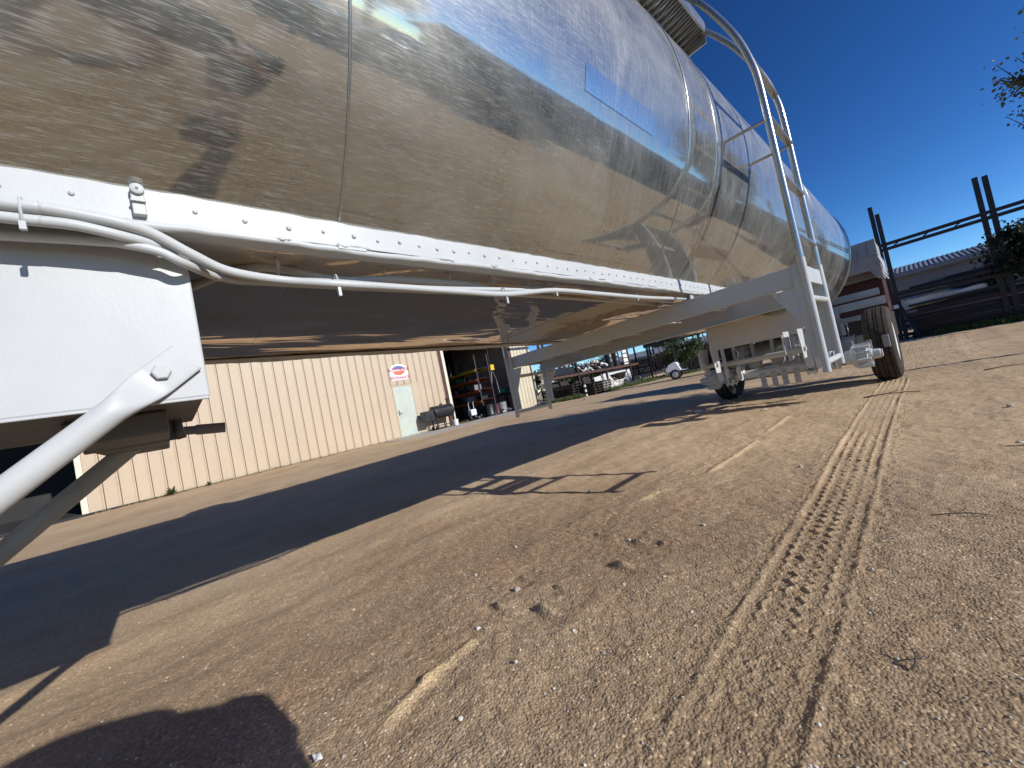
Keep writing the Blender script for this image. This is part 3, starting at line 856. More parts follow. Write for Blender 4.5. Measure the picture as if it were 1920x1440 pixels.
# running gear
SX0, SX1 = -2.13, -1.02
mb = MB(); mb.bb(SX0, SX1, 5.90, 5.912, .885, 1.30); mb.build('subframe_front', 'white', TR, bevel=.004)
for x in (SX0, SX1 - .10):
    mb = MB(); mb.bb(x, x + .10, 5.915, 8.45, .93, 1.22); mb.build('frame_rail', 'white', TR, bevel=.004)
mb = MB(); mb.prism([(0, 1.22), (0, 1.02), (.34, .90), (.34, 1.22)], lambda a, b_, q: (SX1 + a * .5, q, b_), 5.93, 5.94); mb.build('frame_gusset', 'white', TR, bevel=.003)
def cyl(name, p, q, r, mat='white', n=16, par=None, sm=40):
    mb = MB(); mb.tube([p, q], r, n); return mb.build(name, mat, par or TR, smooth=sm)
for ya, bare in ((6.2, True), (7.6, False)):
    cyl('axle_beam', (-2.2, ya, .455), (-.72, ya, .455), .062, n=20)
    for sg, xo in ((1, -.40), (-1, -2.47)):
        hb = MB()
        prof = [(0, .062), (.0, .085), (.05, .085), (.055, .105), (.075, .135), (.105, .135), (.108, .112), (.20, .108), (.205, .085), (.24, .075), (.245, .058), (.31, .055), (.315, .045), (.33, .045)]
        hb.lathe([(a * sg, r) for a, r in prof], (xo - .33 * sg, ya, .462), 'X', 28)
        ho = hb.build('wheel_hub', 'white', TR, smooth=35)
        if bare:
            for k in range(10):
                a = 2 * math.pi * k / 10
                f = MB(); f.box((0, 0, 0), (.13, .020, .045)); f_o = None
                rotm = Matrix.Rotation(a, 4, 'X')
                ff = MB(); base = Vector((xo - .33 * sg + .165 * sg, ya, .462))
                ff.box(base + (rotm @ Vector((0, 0, .128))), (.14, .022, .040), rotm.to_3x3())
                ff.build('hub_fin', 'white', ho, bevel=.003)
        st = None
        for k in range(10):
            a = 2 * math.pi * (k + .5) / 10
            q = Vector((xo - .33 * sg + .10 * sg, ya + .118 * math.cos(a), .462 + .118 * math.sin(a)))
            s_ = MB(); s_.tube([q, q + Vector((.05 * sg, 0, 0))], .008, 6); s_.build('stud', 'white', ho)
        # brake spider and chamber
        cyl('brake_flange', (xo - .40 * sg, ya, .462), (xo - .43 * sg, ya, .462), .12, n=20)
        s_ = MB()
        for k in range(7):
            a = R(50 * k + 10)
            s_.box((xo - .47 * sg, ya + .095 * math.cos(a), .462 + .095 * math.sin(a)), (.05, .03, .05), Matrix.Rotation(a, 3, 'X'))
        s_.build('brake_bracket', 'white', TR, bevel=.004)
    for x in (-2.05, -1.08):
        sp = MB()
        sp.bb(x - .05, x + .05, ya - .10, ya + .10, .53, .57); sp.bb(x - .05, x + .05, ya - .10, ya + .10, .36, .39)
        sp.build('spring_seat', 'white', TR, bevel=.004)
        for dy in (-.075, .075):
            for dx in (-.035, .035): cyl('u_bolt', (x + dx, ya + dy, .33), (x + dx, ya + dy, .60), .010, n=8)
# trailing arms, hangers, air springs
for x in (-2.05, -1.08):
    for ya in (6.2, 7.6):
        mb = MB(); mb.bar((x, ya - .55, .70), (x, ya + .45, .60), .075, .06); mb.build('trailing_arm', 'white', TR, bevel=.005)
        mb = MB()
        h0 = ya - .62
        for sx in (-.075, .065):
            mb.prism([(h0 - .12, .93), (h0 + .16, .93), (h0 + .10, .58), (h0 - .06, .58)], lambda a, b_, q: (q, a, b_), x + sx, x + sx + .01)
        mb.build('hanger_bracket', 'white', TR, bevel=.003)
        mb = MB(); mb.bb(x - .09, x - .075, h0 - .14, h0 + .0, .66, .90); mb.build('hanger_gusset', 'white', TR, bevel=.003)
        cyl('pivot_bolt', (x - .10, h0, .69), (x + .10, h0, .69), .028, n=12)
        mb = MB()
        mb.lathe([(.66, .09), (.67, .115), (.70, .125), (.73, .112), (.745, .108), (.76, .118), (.79, .130), (.82, .118), (.835, .11), (.85, .12), (.88, .115), (.89, .09), (.93, .09)], (x + .16 * (1 if x < -1.6 else -1), ya + .33, 0), 'Z', 24)
        mb.build('air_spring', 'grey_paint', TR, smooth=60)
# front face hanger legs seen below the subframe plate
for x0 in (-2.14, -1.10):
    mb = MB(); mb.prism([(0, .885), (.17, .885), (.17, .46), (.10, .42), (.03, .46)], lambda a, b_, q: (x0 + a * .55, q, b_), 5.92, 5.93); hp = mb.build('hanger_plate', 'white', TR, bevel=.003)
    mb = MB(); mb.prism([(0, .885), (.06, .885), (.06, .46), (.0, .50)], lambda a, b_, q: (x0 + .125 + a * .8, q, b_), 5.92, 5.93); mb.build('hanger_plate', 'white', TR, bevel=.003)
    for z in (.60, .75):
        mb = MB(); mb.bb(x0 + .02, x0 + .13, 5.895, 5.906, z, z + .012); mb.build('hanger_rib', 'white', TR)
cyl('cross_tube', (-2.0, 6.0, .665), (-1.05, 6.0, .665), .038, n=16)
mb = MB(); mb.bb(-1.95, -1.10, 7.0, 7.10, .60, .72); mb.build('cross_member', 'white', TR, bevel=.005)
for k, x in enumerate((-1.62, -1.49, -1.37, -1.235)):
    mb = MB(); mb.bb(x - .034, x + .034, 6.128, 6.134, .255, .455); tb = mb.build('mounting_tab', 'grey_paint', TR, bevel=.002)
    for z in (.43, .34): 
        mb = MB(); mb.lathe([(0, .007), (.003, .007)], (x, 6.1255, z), 'Y', 10); mb.build('tab_hole', 'black_paint', tb)
    if k < 2:
        mb = MB(); mb.lathe([(0, .011), (.022, .011)], (x + .02, 6.115, .425), 'Y', 10); mb.build('tab_nut', 'white', tb)
for x in (-1.43, -1.30, -1.18):
    mb = MB(); mb.bb(x - .034, x + .034, 6.90, 6.906, .50, .66); tb = mb.build('mounting_tab', 'grey_paint', TR, bevel=.002)
    mb = MB(); mb.lathe([(0, .007), (.003, .007)], (x, 6.897, .63), 'Y', 10); mb.build('tab_hole', 'black_paint', tb)
# brake chambers
for x, y in ((-1.75, 6.05), (-1.45, 6.05), (-.92, 7.35)):
    mb = MB(); mb.lathe([(-.10, .05), (-.09, .078), (-.01, .08), (0, .092), (.015, .092), (.02, .08), (.09, .075), (.10, .04)], (x, y + .35, .60), 'Y', 22); mb.build('brake_chamber', 'grey_paint', TR, smooth=35)
# loose air lines under the subframe
for k in range(5):
    mb = MB(); y = 5.85 - .02 * k
    mb.tube(smooth_path([(-1.62 + .05 * k, y, 1.255 - .012 * k), (-1.40, y - .08, 1.22 + .01 * math.sin(k)), (-1.20, y - .05, 1.235 - .02 * k), (-1.05, y, 1.25 - .01 * k)]), .008, 8)
    mb.build('air_line', 'plastic_white' if k == 0 else 'grey_paint', TR, smooth=180)
# rear wheels
def wheel(xo, sg, mat='rubber'):
    x1 = xo
    tl = thing_part('wheel', TR, (xo, 7.6, .515))
    mb = MB()
    W = .235
    prof = []
    tr_ = [(0.02, .500), (.035, .512), (.055, .516), (.056, .503), (.064, .503), (.065, .517), (.100, .519), (.101, .505), (.110, .505), (.111, .519), (.124, .519), (.125, .505), (.134, .505), (.135, .519), (.170, .517), (.171, .503), (.179, .503), (.180, .516), (.200, .512), (.215, .500)]
    prof = [(.045, .285), (.018, .30), (.004, .34), (-.004, .40), (0.0, .455)] + tr_ + [(.235, .455), (.239, .40), (.231, .34), (.217, .30), (.19, .285)]
    mb.lathe([(-a * 1.24 * sg, r) for a, r in prof], (xo, 7.6, .515), 'X', 64)
    ty = mb.build('tyre', mat, tl, smooth=25)
    mb = MB()
    mb.lathe([(-a * sg, r) for a, r in [(.19, .288), (.17, .275), (.06, .27), (.02, .290), (.012, .292), (.018, .27), (.06, .24), (.07, .15), (.05, .12), (.05, .06), (.02, .055), (.02, 0.001)]], (xo, 7.6, .515), 'X', 40)
    mb.build('rim', 'plastic_white', tl, smooth=30)
    return tl
def thing_part(name, parent, loc):
    o = bpy.data.objects.new(name, None); o.empty_display_size = .1
    COL.objects.link(o); o.parent = parent; o.location = Vector(loc) - wloc(parent); return o
wheel(-.325, 1); wheel(-2.70, -1, 'black_rubber')
mb = MB(); mb.lathe([(0, .10), (.005, .185), (.03, .195), (.05, .195), (.055, .185), (.15, .182), (.155, .195), (.18, .195), (.185, .17), (.29, .165), (.30, .10)], (-.91, 7.6, .515), 'X', 36); mb.build('brake_drum', 'grey_paint', TR, smooth=35)
# rear cross bars and brackets
for z0, z1, x0, x1, y in ((1.25, 1.345, -2.9, -.42, 8.30), (1.085, 1.195, -2.92, -.36, 8.05), (.915, .985, -2.6, -.60, 8.25)):
    mb = MB(); mb.bb(x0, x1, y, y + .012, z0, z1); rb = mb.build('rear_bar', 'white', TR, bevel=.004)
    mb = MB(); mb.bb(x0, x1, y, y + .10, z0 - .008, z0); mb.build('bar_flange', 'white', rb, bevel=.002)
    mb = MB(); mb.bb(x1 - .006, x1 + .004, y, y + .10, z0, z1); mb.build('bar_cap', 'white', rb, bevel=.002)
mb = MB(); mb.bar((-.93, 7.95, 1.16), (-.93, 7.95, .98), .01, .07); mb.bar((-.93, 7.95, .98), (-.83, 7.9, .90), .01, .07); mb.bar((-.83, 7.9, .90), (-.83, 7.85, .66), .01, .07)
mb.build('step_bracket', 'white', TR, bevel=.003)
for x in (-2.15, -1.02):
    mb = MB(); mb.bb(x, x + .10, 8.06, 8.44, .72, .925); mb.build('rear_post', 'white', TR, bevel=.004)
# stub tube and lamp on the head
mb = MB(); mb.tube([(-1.0, 8.10, 1.42), (-.83, 8.28, 1.55), (-.72, 8.30, 1.75)], .02, 10); mb.build('drain_pipe', 'rail_alu', TR, smooth=60)

random.seed(17)
for x, y in ((-.96, 6.02), (-.88, 6.12), (-1.86, 6.05), (-.93, 7.2)):
    mb = MB(); mb.bb(x - .012, x + .012, y - .05, y + .05, .40, .72); mb.bb(x - .03, x + .03, y - .06, y - .045, .42, .60); mb.build('slack_bracket', 'white', TR, bevel=.003)
    mb = MB(); mb.tube([(x, y - .02, .66), (x + .05, y - .06, .80), (x - .02, y - .10, .93)], .011, 8); mb.build('brake_hose', 'white', TR, smooth=180)
    mb = MB(); mb.tube([(x, y + .06, .48), (x, y + .30, .86)], .026, 12); mb.tube([(x, y + .06, .48), (x, y + .16, .64)], .034, 12); mb.build('shock_absorber', 'white', TR, smooth=40)
for x in (-2.0, -1.75, -1.5, -1.25):
    mb = MB(); mb.bb(x - .02, x + .02, 6.40, 6.46, .50, .93); mb.build('cross_strut', 'white', TR, bevel=.003)
mb = MB(); mb.bar((-1.95, 6.45, .58), (-1.1, 6.45, .86), .03, .05, (0, 1, 0)); mb.build('diagonal_strut', 'white', TR, bevel=.004)
mb = MB(); mb.lathe([(-.42, .10), (-.40, .14), (.40, .14), (.42, .10)], (-1.55, 6.9, .74), 'X', 24); mb.build('air_tank', 'white', TR, smooth=35)
for k in range(10):
    x = -1.9 + .17 * k
    mb = MB(); mb.bb(x - .03, x + .03, 6.55 + .03 * (k % 3), 6.62 + .03 * (k % 3), .48 + .02 * (k % 4), .62 + .03 * (k % 2)); mb.build('valve_block', random.choice(('white', 'grey_paint', 'mid_grey')), TR, bevel=.006)
ORD = ('first', 'second', 'third', 'fourth', 'fifth', 'sixth', 'seventh', 'eighth', 'ninth', 'tenth', 'eleventh', 'twelfth', 'thirteenth', 'fourteenth', 'fifteenth')
# ------------------------------------------------------------------ workshop building
WX = -14.7; GZ = 0.12
WB = thing('workshop_building', 'beige ribbed metal workshop with open bay and pale green door', 'building', (WX, 7.0, GZ))
def panel(y, z0, z1, mat, wd=.296):
    mb = MB()
    mb.prism([(0, 0), (.006, .022), (wd - .052, .022), (wd - .047, .008), (wd - .039, .008), (wd - .034, .022), (wd - .006, .022), (wd, 0)], lambda a, b_, q: (WX + b_, y + a, q), z0, z1)
    return mb.build('wall_panel', mat, WB)
DY0, DY1, DZ1 = 6.98, 7.80, 2.21
full = None; shortp = None
for k in range(37):
    y = -1.62 + .305 * k
    if y + .296 > 9.62: break
    if y + .296 > DY0 - .03 and y < DY1 + .03:
        if y < DY0 - .04: pass
        panel(y, DZ1 + .07, 4.9, 'wall_beige')
    elif full is None: full = panel(y, GZ - .05, 4.9, 'wall_beige'); fy = y
    else:
        o = full.copy(); COL.objects.link(o); o.location.y += y - fy
# fillers beside the door
for y0, y1 in ((6.63, DY0 - .05), (DY1 + .05, 8.14)):
    mb = MB(); mb.bb(WX, WX + .020, y0, y1, GZ - .05, DZ1 + .068); mb.build('wall_filler', 'wall_beige', WB)
k = 0; cp = None
y = 13.80
while y < 15.1:
    if cp is None: cp = panel(y, GZ - .05, 4.9, 'wall_cream', .23); cy = y
    else:
        o = cp.copy(); COL.objects.link(o); o.location.y += y - cy
    y += .238
mb = MB()
mb.bb(WX - .12, WX - .002, -1.66, 9.56, GZ - .05, 4.88); mb.bb(WX - .12, WX - .002, 13.72, 15.1, GZ - .05, 4.88); mb.bb(WX - .12, WX - .002, 9.56, 13.72, 4.35, 4.88)
mb.bb(WX - .12, WX - .002, -9, -1.66, 4.2, 4.88)
mb.build('wall_backing', 'rust_steel', WB)
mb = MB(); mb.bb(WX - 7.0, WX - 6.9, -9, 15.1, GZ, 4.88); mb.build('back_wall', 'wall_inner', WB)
mb = MB(); mb.bb(WX - 7.0, WX - .13, 15.0, 15.1, GZ, 4.88); mb.build('side_wall', 'wall_cream', WB)
mb = MB(); mb.bb(WX - 6.9, WX - .13, 14.90, 14.99, GZ, 4.6); mb.build('inner_wall', 'ceiling_in', WB)
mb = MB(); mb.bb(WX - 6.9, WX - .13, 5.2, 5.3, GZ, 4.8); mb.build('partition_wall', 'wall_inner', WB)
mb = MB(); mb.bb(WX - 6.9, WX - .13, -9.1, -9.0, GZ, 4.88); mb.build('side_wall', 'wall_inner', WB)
mb = MB(); mb.prism([(.35, 4.90), (-3.6, 6.1), (-7.4, 4.90), (-7.4, 4.98), (-3.6, 6.18), (.35, 4.98)], lambda a, b_, q: (WX + a, q, b_), -9.3, 15.4); mb.build('roof', 'roof_grey', WB)
mb = MB(); mb.bb(WX - 6.9, WX - .13, 5.3, 14.9, 4.60, 4.66); mb.build('ceiling', 'ceiling_in', WB)
for k in range(5):
    mb = MB(); mb.bb(WX - 6.9, WX - .2, 6.6 + 1.9 * k, 6.68 + 1.9 * k, 4.42, 4.60); mb.build('purlin', 'rust_steel', WB)
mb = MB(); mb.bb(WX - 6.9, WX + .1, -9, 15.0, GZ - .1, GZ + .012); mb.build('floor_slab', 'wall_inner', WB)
mb = MB(); mb.bb(WX - .05, WX + .045, 9.52, 9.66, GZ - .03, 4.4); mb.build('bay_jamb', 'trim', WB, bevel=.004)
mb = MB(); mb.bb(WX - .14, WX + .03, 13.56, 13.79, GZ - .03, 4.4); mb.build('bay_jamb', 'rust_steel', WB, bevel=.004)
mb = MB(); mb.bb(WX - .1, WX + .04, 9.52, 13.79, 4.20, 4.40); mb.build('bay_header', 'rust_steel', WB, bevel=.004)
mb = MB(); mb.bb(WX - .05, WX + .04, -1.74, -1.62, GZ - .03, 4.4); mb.build('corner_trim', 'trim', WB, bevel=.004)
# door
mb = MB(); mb.bb(WX + .0, WX + .028, DY0, DY1, GZ + .01, DZ1); dr = mb.build('door', 'door_green', WB, bevel=.004)
mb = MB()
for y0, y1 in ((DY0 - .05, DY0 - .004), (DY1 + .004, DY1 + .05)): mb.bb(WX, WX + .04, y0, y1, GZ, DZ1 + .06)
mb.bb(WX, WX + .038, DY0 - .004, DY1 + .004, DZ1 + .004, DZ1 + .06)
mb.build('door_frame', 'wall_beige', WB, bevel=.003)
mb = MB(); mb.tube([(WX + .03, DY0 + .07, 1.12), (WX + .07, DY0 + .07, 1.12), (WX + .07, DY0 + .19, 1.11)], .011, 8); mb.bb(WX + .028, WX + .036, DY0 + .04, DY0 + .10, 1.02, 1.24); mb.build('door_handle', 'mid_grey', dr, smooth=40)
# concrete apron in front of the bay
mb = MB()
mb.grid(lambda u, v: (WX + .1 + 3.1 * u + .25 * math.sin(6 * v) * u, 6.2 + 8.3 * v, gz(WX + .1 + 3.1 * u, 6.2 + 8.3 * v) + .022 - .03 * u), 10, 24)
tag(mb.build('concrete_apron', 'concrete', None, smooth=180), 'pale dusty concrete apron in front of the open bay', kind='structure')

def text_mesh(name, body, size, mat, parent, origin, ux, uy, ext=.002, center=True, spacing=1.0, bold=0):
    cu_ = bpy.data.curves.new(name, 'FONT'); cu_.body = body; cu_.size = size; cu_.extrude = ext; cu_.space_character = spacing
    if bold: cu_.offset = bold
    if center: cu_.align_x = 'CENTER'
    to = bpy.data.objects.new(name, cu_); COL.objects.link(to)
    dg = bpy.context.evaluated_depsgraph_get(); dg.update()
    me_ = bpy.data.meshes.new_from_object(to.evaluated_get(dg))
    bpy.data.objects.remove(to)
    ux, uy = Vector(ux), Vector(uy); n_ = ux.cross(uy); og = Vector(origin) - wloc(parent)
    for v in me_.vertices: v.co = og + ux * v.co.x + uy * v.co.y + n_ * v.co.z
    me_.materials.clear(); me_.materials.append(M[mat])
    o = bpy.data.objects.new(name, me_); COL.objects.link(o); o.parent = parent
    return o
SG = thing('entrance_sign', 'white AUTO BODY ENTRANCE sign with orange disc above the green door', 'sign', (WX + .03, 7.36, 2.5))
sx_ = WX + .030
mb = MB(); poly = [(6.98, 2.47), (7.76, 2.47), (7.76, 2.93)] + [(7.37 + .39 * math.cos(R(a)), 2.93 + .20 * math.sin(R(a))) for a in range(15, 180, 15)] + [(6.98, 2.93)]
mb.prism(poly, lambda a, b_, q: (q, a, b_), sx_, sx_ + .008); mb.build('sign_board', 'sign_white', SG)
mb = MB(); poly = [(7.37 + .26 * math.cos(R(a)), 2.84 + .17 * math.sin(R(a))) for a in range(180, 361, 12)]
mb.prism(poly, lambda a, b_, q: (q, a, b_), sx_ + .009, sx_ + .011); mb.build('orange_disc', 'ink_orange', SG)
mb = MB(); poly = [(7.37 + .27 * math.cos(R(a)), 2.92 + .14 * math.sin(R(a))) for a in range(0, 181, 12)]
mb.prism(poly, lambda a, b_, q: (q, a, b_), sx_ + .009, sx_ + .011); mb.build('disc_top', 'ink_blue', SG)
text_mesh('lettering', 'AUTO BODY', .165, 'ink_red', SG, (sx_ + .013, 7.37, 2.85), (0, 1, 0), (0, 0, 1), bold=.004)
text_mesh('lettering', 'ENTRANCE', .165, 'ink_red', SG, (sx_ + .011, 7.37, 2.51), (0, 1, 0), (0, 0, 1), bold=.004)

# ---- inside the bay: rack, hoist, bins
RK = thing('bay_shelf_rack', 'orange beam shelving rack inside the open bay', 'rack', (-17.3, 12.1, GZ))
for x in (-15.3, -17.6, -20.0):
    for y in (11.8, 12.6):
        mb = MB(); mb.bb(x - .04, x + .04, y - .035, y + .035, GZ + .013, 3.3); mb.build('upright', 'dark_steel', RK, bevel=.003)
for i, z in enumerate((.96, 1.50, 2.05, 2.55)):
    for y in (11.76, 12.64):
        mb = MB(); mb.bb(-20.0, -15.3, y - .025, y + .025, z - .07, z + .05); mb.build('shelf_beam', 'yellow' if i == 3 else 'orange', RK, bevel=.003)
    mb = MB(); mb.bb(-20.0, -15.3, 11.80, 12.60, z + .052, z + .07); mb.build('shelf_deck', 'wood_dark', RK)
for i in range(12):
    x = -15.6 - .37 * i; z = (.96, 1.50, 2.05)[i % 3] + .072; h_ = random.uniform(.12, .3)
    mt = ('black_paint', 'mid_grey', 'wood_dark', 'wood_grey', 'dark_red', 'green')[i % 6]
    mb = MB(); mb.bb(x - .14, x + .14, 11.9, 12.35, z, z + h_); mb.bb(x - .15, x + .15, 11.89, 12.36, z + h_, z + h_ + .02)
    tag(mb.build('storage_bin', mt, None, bevel=.01), ('black', 'grey', 'dark wooden', 'weathered wooden', 'dark red', 'green')[i % 6] + ' lidded bin on the ' + ('bottom', 'middle', 'upper')[i % 3] + ' orange shelf, ' + ('near the bay mouth' if i < 6 else 'deep in the bay'), 'bin', 'bins on the bay shelves')
HO = thing('chain_hoist', 'yellow chain hoist box hanging inside the open bay', 'hoist', (-15.6, 12.75, 2.4))
mb = MB(); mb.bb(-15.75, -15.45, 12.9, 13.15, 2.45, 2.75); mb.build('hoist_body', 'yellow', HO, bevel=.02)
mb = MB(); mb.tube([(-15.6, 13.0, 2.75), (-15.6, 13.0, 4.5)], .02, 8); mb.build('chain', 'dark_steel', HO)
mb = MB(); mb.tube([(-15.6, 13.02, 2.45), (-15.55, 12.9, 1.9), (-15.6, 12.8, 1.3)], .012, 6); mb.tube([(-15.6, 13.1, 2.45), (-15.65, 13.3, 1.9), (-15.6, 13.3, 1.2)], .012, 6); mb.build('hoist_cable', 'galv', HO)
def simple(name, label, cat, parts, loc, group=None):
    t_ = thing(name, label, cat, loc, group)
    for nm, mb_, mt, bv in parts: mb_.build(nm, mt, t_, bevel=bv)
    return t_
mb = MB(); mb.bb(-16.2, -15.5, 13.5, 14.3, 1.05, 1.12); mb2 = MB()
for x in (-16.15, -15.55):
    for y in (13.55, 14.25): mb2.bb(x - .03, x + .03, y - .03, y + .03, GZ + .013, 1.05)
simple('work_bench', 'dark work bench by the right wall of the bay', 'bench', [('bench_top', mb, 'dark_steel', .004), ('bench_leg', mb2, 'dark_steel', .003)], (-15.8, 13.9, GZ))
mb = MB(); mb.sphere((-15.8, 13.75, 1.30), .30, 14, 9, (1, 1.1, .6)); o = mb.build('green_tarp', 'green', None, smooth=180); tag(o, 'bunched green tarp on the bench inside the bay', 'tarp')
PW = thing('hand_cart', 'small white wheeled cart at the bay threshold', 'cart', (-15.0, 10.95, GZ))
mb = MB(); mb.tube([(-15.05, 10.75, .25), (-15.0, 10.70, .95), (-14.95, 10.72, 1.02)], .014, 8); mb.build('cart_handle', 'plastic_white', PW)
mb = MB(); mb.tube([(-15.05, 11.05, .25), (-15.0, 10.98, .95), (-14.95, 11.0, 1.02)], .014, 8); mb.build('cart_handle', 'plastic_white', PW)
mb = MB(); mb.bb(-15.2, -14.9, 10.72, 11.05, .36, .66); mb.build('cart_tank', 'plastic_white', PW, bevel=.04)
for y in (10.70, 11.08):
    mb = MB(); mb.lathe([(-.02, .09), (.02, .09)], (-15.05, y, GZ + .105), 'Y', 16); mb.build('wheel', 'black_rubber', PW)
for i, (x, y, z, r_, mt, nm) in enumerate(((-15.1, 12.0, .42, .26, 'black_paint', 'black drum'), (-15.3, 12.6, .36, .2, 'dark_red', 'dark red drum'), (-15.5, 13.2, .40, .24, 'mid_grey', 'grey drum'))):
    mb = MB(); mb.lathe([(GZ + .015, r_), (z * .5, r_ * 1.0), (z * .5 + .01, r_ * 1.04), (z * .5 + .03, r_), (z + .3, r_), (z + .31, r_ * .9)], (x, y, 0), 'Z', 20)
    tag(mb.build('drum', mt, None, smooth=35), nm + ' on the floor just inside the bay', 'drum')
for i in range(7):
    y = 11.4 + .33 * i; mb = MB()
    q = [(-15.2 + random.uniform(-.25, .2), y + random.uniform(-.15, .15), GZ + .03 + random.uniform(0, .2)) for _ in range(5)]
    mb.tube(smooth_path(q, 5), .018, 6)
    tag(mb.build('hose_coil', ('galv', 'black_rubber', 'plastic_white')[i % 3], None, smooth=180), ('grey', 'black', 'white')[i % 3] + ' hose on the bay floor, ' + ORD[i] + ' from the hand cart', 'hose', 'hoses on the bay floor')
# ---- pellet grill beside the door
GR = thing('barrel_grill', 'black barrel pellet grill on wheels against the beige wall', 'grill', (-14.25, 8.7, GZ))
gx_, gy_ = -14.25, 8.75
mb = MB(); prof = [(-.48, .001), (-.48, .24), (-.465, .27), (.465, .27), (.48, .24), (.48, .001)]
mb.lathe(prof, (gx_, gy_, .86), 'Y', 28); bd = mb.build('grill_barrel', 'black_paint', GR, smooth=35)
mb = MB(); mb.tube([(gx_ + .28, gy_ - .36, .93), (gx_ + .32, gy_ - .34, .94), (gx_ + .32, gy_ + .34, .94), (gx_ + .28, gy_ + .36, .93)], .013, 8); mb.build('lid_handle', 'chrome', bd, smooth=40)
mb = MB(); mb.bb(gx_ - .22, gx_ + .22, gy_ - .92, gy_ - .50, .55, .98); hp = mb.build('pellet_hopper', 'black_paint', GR, bevel=.012)
mb = MB(); mb.bb(gx_ + .221, gx_ + .225, gy_ - .84, gy_ - .66, .88, .93); mb.build('hopper_plate', 'chrome', hp)
mb = MB(); mb.tube([(gx_, gy_ + .36, 1.1), (gx_, gy_ + .36, 1.33)], .05, 12); mb.tube([(gx_, gy_ + .36, 1.33), (gx_, gy_ + .36, 1.38)], .085, 12); mb.build('chimney', 'black_paint', GR, smooth=40)
for yy in (-.42, .42):
    for xx in (-.18, .18):
        mb = MB(); mb.bb(gx_ + xx - .022, gx_ + xx + .022, gy_ + yy - .022, gy_ + yy + .022, GZ + .04, .68); mb.build('leg', 'black_paint', GR)
mb = MB(); mb.bb(gx_ - .2, gx_ + .2, gy_ - .44, gy_ + .44, .28, .30); mb.build('lower_shelf', 'black_paint', GR)
for xx in (-.18, .18):
    mb = MB(); mb.lathe([(-.02, .08), (.02, .08)], (gx_ + xx, gy_ - .47, GZ + .09), 'Y', 16); mb.build('wheel', 'black_rubber', GR)
mb = MB(); mb.lathe([(GZ + .03, .10), (.40, .12), (.41, .11)], (gx_ + .26, gy_ + .42, 0), 'Z', 16); tag(mb.build('bucket', 'plastic_white', None, smooth=35), 'white bucket at the right foot of the black grill', 'bucket')

# ------------------------------------------------------------------ storage rack yard beyond the workshop
RL = thing('yard_rack', 'long dark steel storage rack beyond the workshop corner', 'rack', (-14.0, 20.5, GZ))
RX0, RX1 = -14.9, -13.7
for i, y in enumerate((15.25, 17.75, 20.6, 23.5, 26.6, 29.5)):
    for x in (RX0, RX1):
        mb = MB(); mb.bb(x - .05, x + .05, y - .05, y + .05, GZ - .05, 4.1 if i != 2 else 1.6); mb.build('upright', 'dark_steel', RL)
    mb = MB(); mb.bar((RX0, y, .6), (RX1, y, 1.3), .05, .05); mb.build('cross_brace', 'dark_steel', RL)
for z, h_ in ((1.30, .13), (3.75, .12)):
    for x in (RX0, RX1):
        mb = MB(); mb.bb(x - .03, x + .03, 15.25 if z < 2 else 13.8, 29.5, z, z + h_); mb.build('long_beam', 'rust_steel', RL)
mb = MB()
for k in range(32): mb.bb(RX0, RX1, 15.4 + .43 * k, 15.6 + .43 * k, 1.431, 1.46)
dk = mb.build('shelf_boards', 'wood_dark', RL)
# red bumper cover on the shelf
RB = thing('red_bumper', 'red car bumper cover on the yard rack shelf', 'bumper', (-13.8, 16.7, 1.47))
mb = MB(); mb.grid(lambda u, v: (-13.75 - .5 * (2 * u - 1) ** 4 - .16 * (v - .4) ** 2, 15.75 + 2.0 * u, 1.9 + .42 * v + .05 * math.sin(3 * u)), 24, 10); o = mb.build('bumper_skin', 'red', RB, smooth=180); s_ = o.modifiers.new('s', 'SOLIDIFY'); s_.thickness = .02
mb = MB(); mb.grid(lambda u, v: (-13.72 - .5 * (2 * u - 1) ** 4, 16.0 + 1.5 * u, 1.98 + .06 * v), 12, 2); mb.build('white_strip', 'plastic_white', RB, smooth=180)
mb = MB(); mb.lathe([(-.06, .14), (.06, .14)], (-13.68, 17.45, 2.05), 'X', 18); mb.build('fog_lamp', 'black_paint', RB, smooth=40)
mb = MB(); mb.bb(-14.6, -13.8, 15.8, 17.7, 1.465, 1.88); mb.build('support_crate', 'black_paint', RB, bevel=.03)
# heap of stacked trim pieces
for i in range(15):
    y = 18.0 + 2.8 * i / 14 + random.uniform(-.1, .1); z = 1.47 + random.uniform(.03, .75) * (1 - abs(y - 19.4) / 3)
    mt = ('plastic_white', 'rust_steel', 'wood_pale', 'black_paint', 'galv', 'tarp_white', 'mid_grey')[i % 7]
    a = random.uniform(-.5, .5); L = random.uniform(.3, .8)
    mb = MB()
    q = [(-13.95 + .35 * (k / 4 - .5) ** 2 + random.uniform(-.15, .1), y + L * (k / 4 - .5), z + a * L * (k / 4 - .5) * .5 + .1 * math.sin(k)) for k in range(5)]
    mb.tube(smooth_path(q, 3), random.uniform(.03, .075), 6)
    tag(mb.build('trim_piece', mt, None, smooth=60), ('white', 'rusty', 'tan', 'black', 'silver', 'off white', 'grey')[i % 7] + ' bent trim piece on the yard rack shelf, ' + ORD[i] + ' from the red bumper', 'trim', 'car trim heap on the yard rack')
for i, y in enumerate((21.75, 22.35)):
    mb = MB(); mb.lathe([(1.465, .27), (1.8, .28), (1.81, .29), (1.83, .28), (2.1, .28), (2.11, .29), (2.13, .28), (2.45, .27), (2.46, .24)], (-14.1 + .1 * i, y, 0), 'Z', 22)
    tag(mb.build('drum', 'black_paint', None, smooth=35), ('left' if i == 0 else 'right') + ' of two black drums on the yard rack shelf', 'drum')
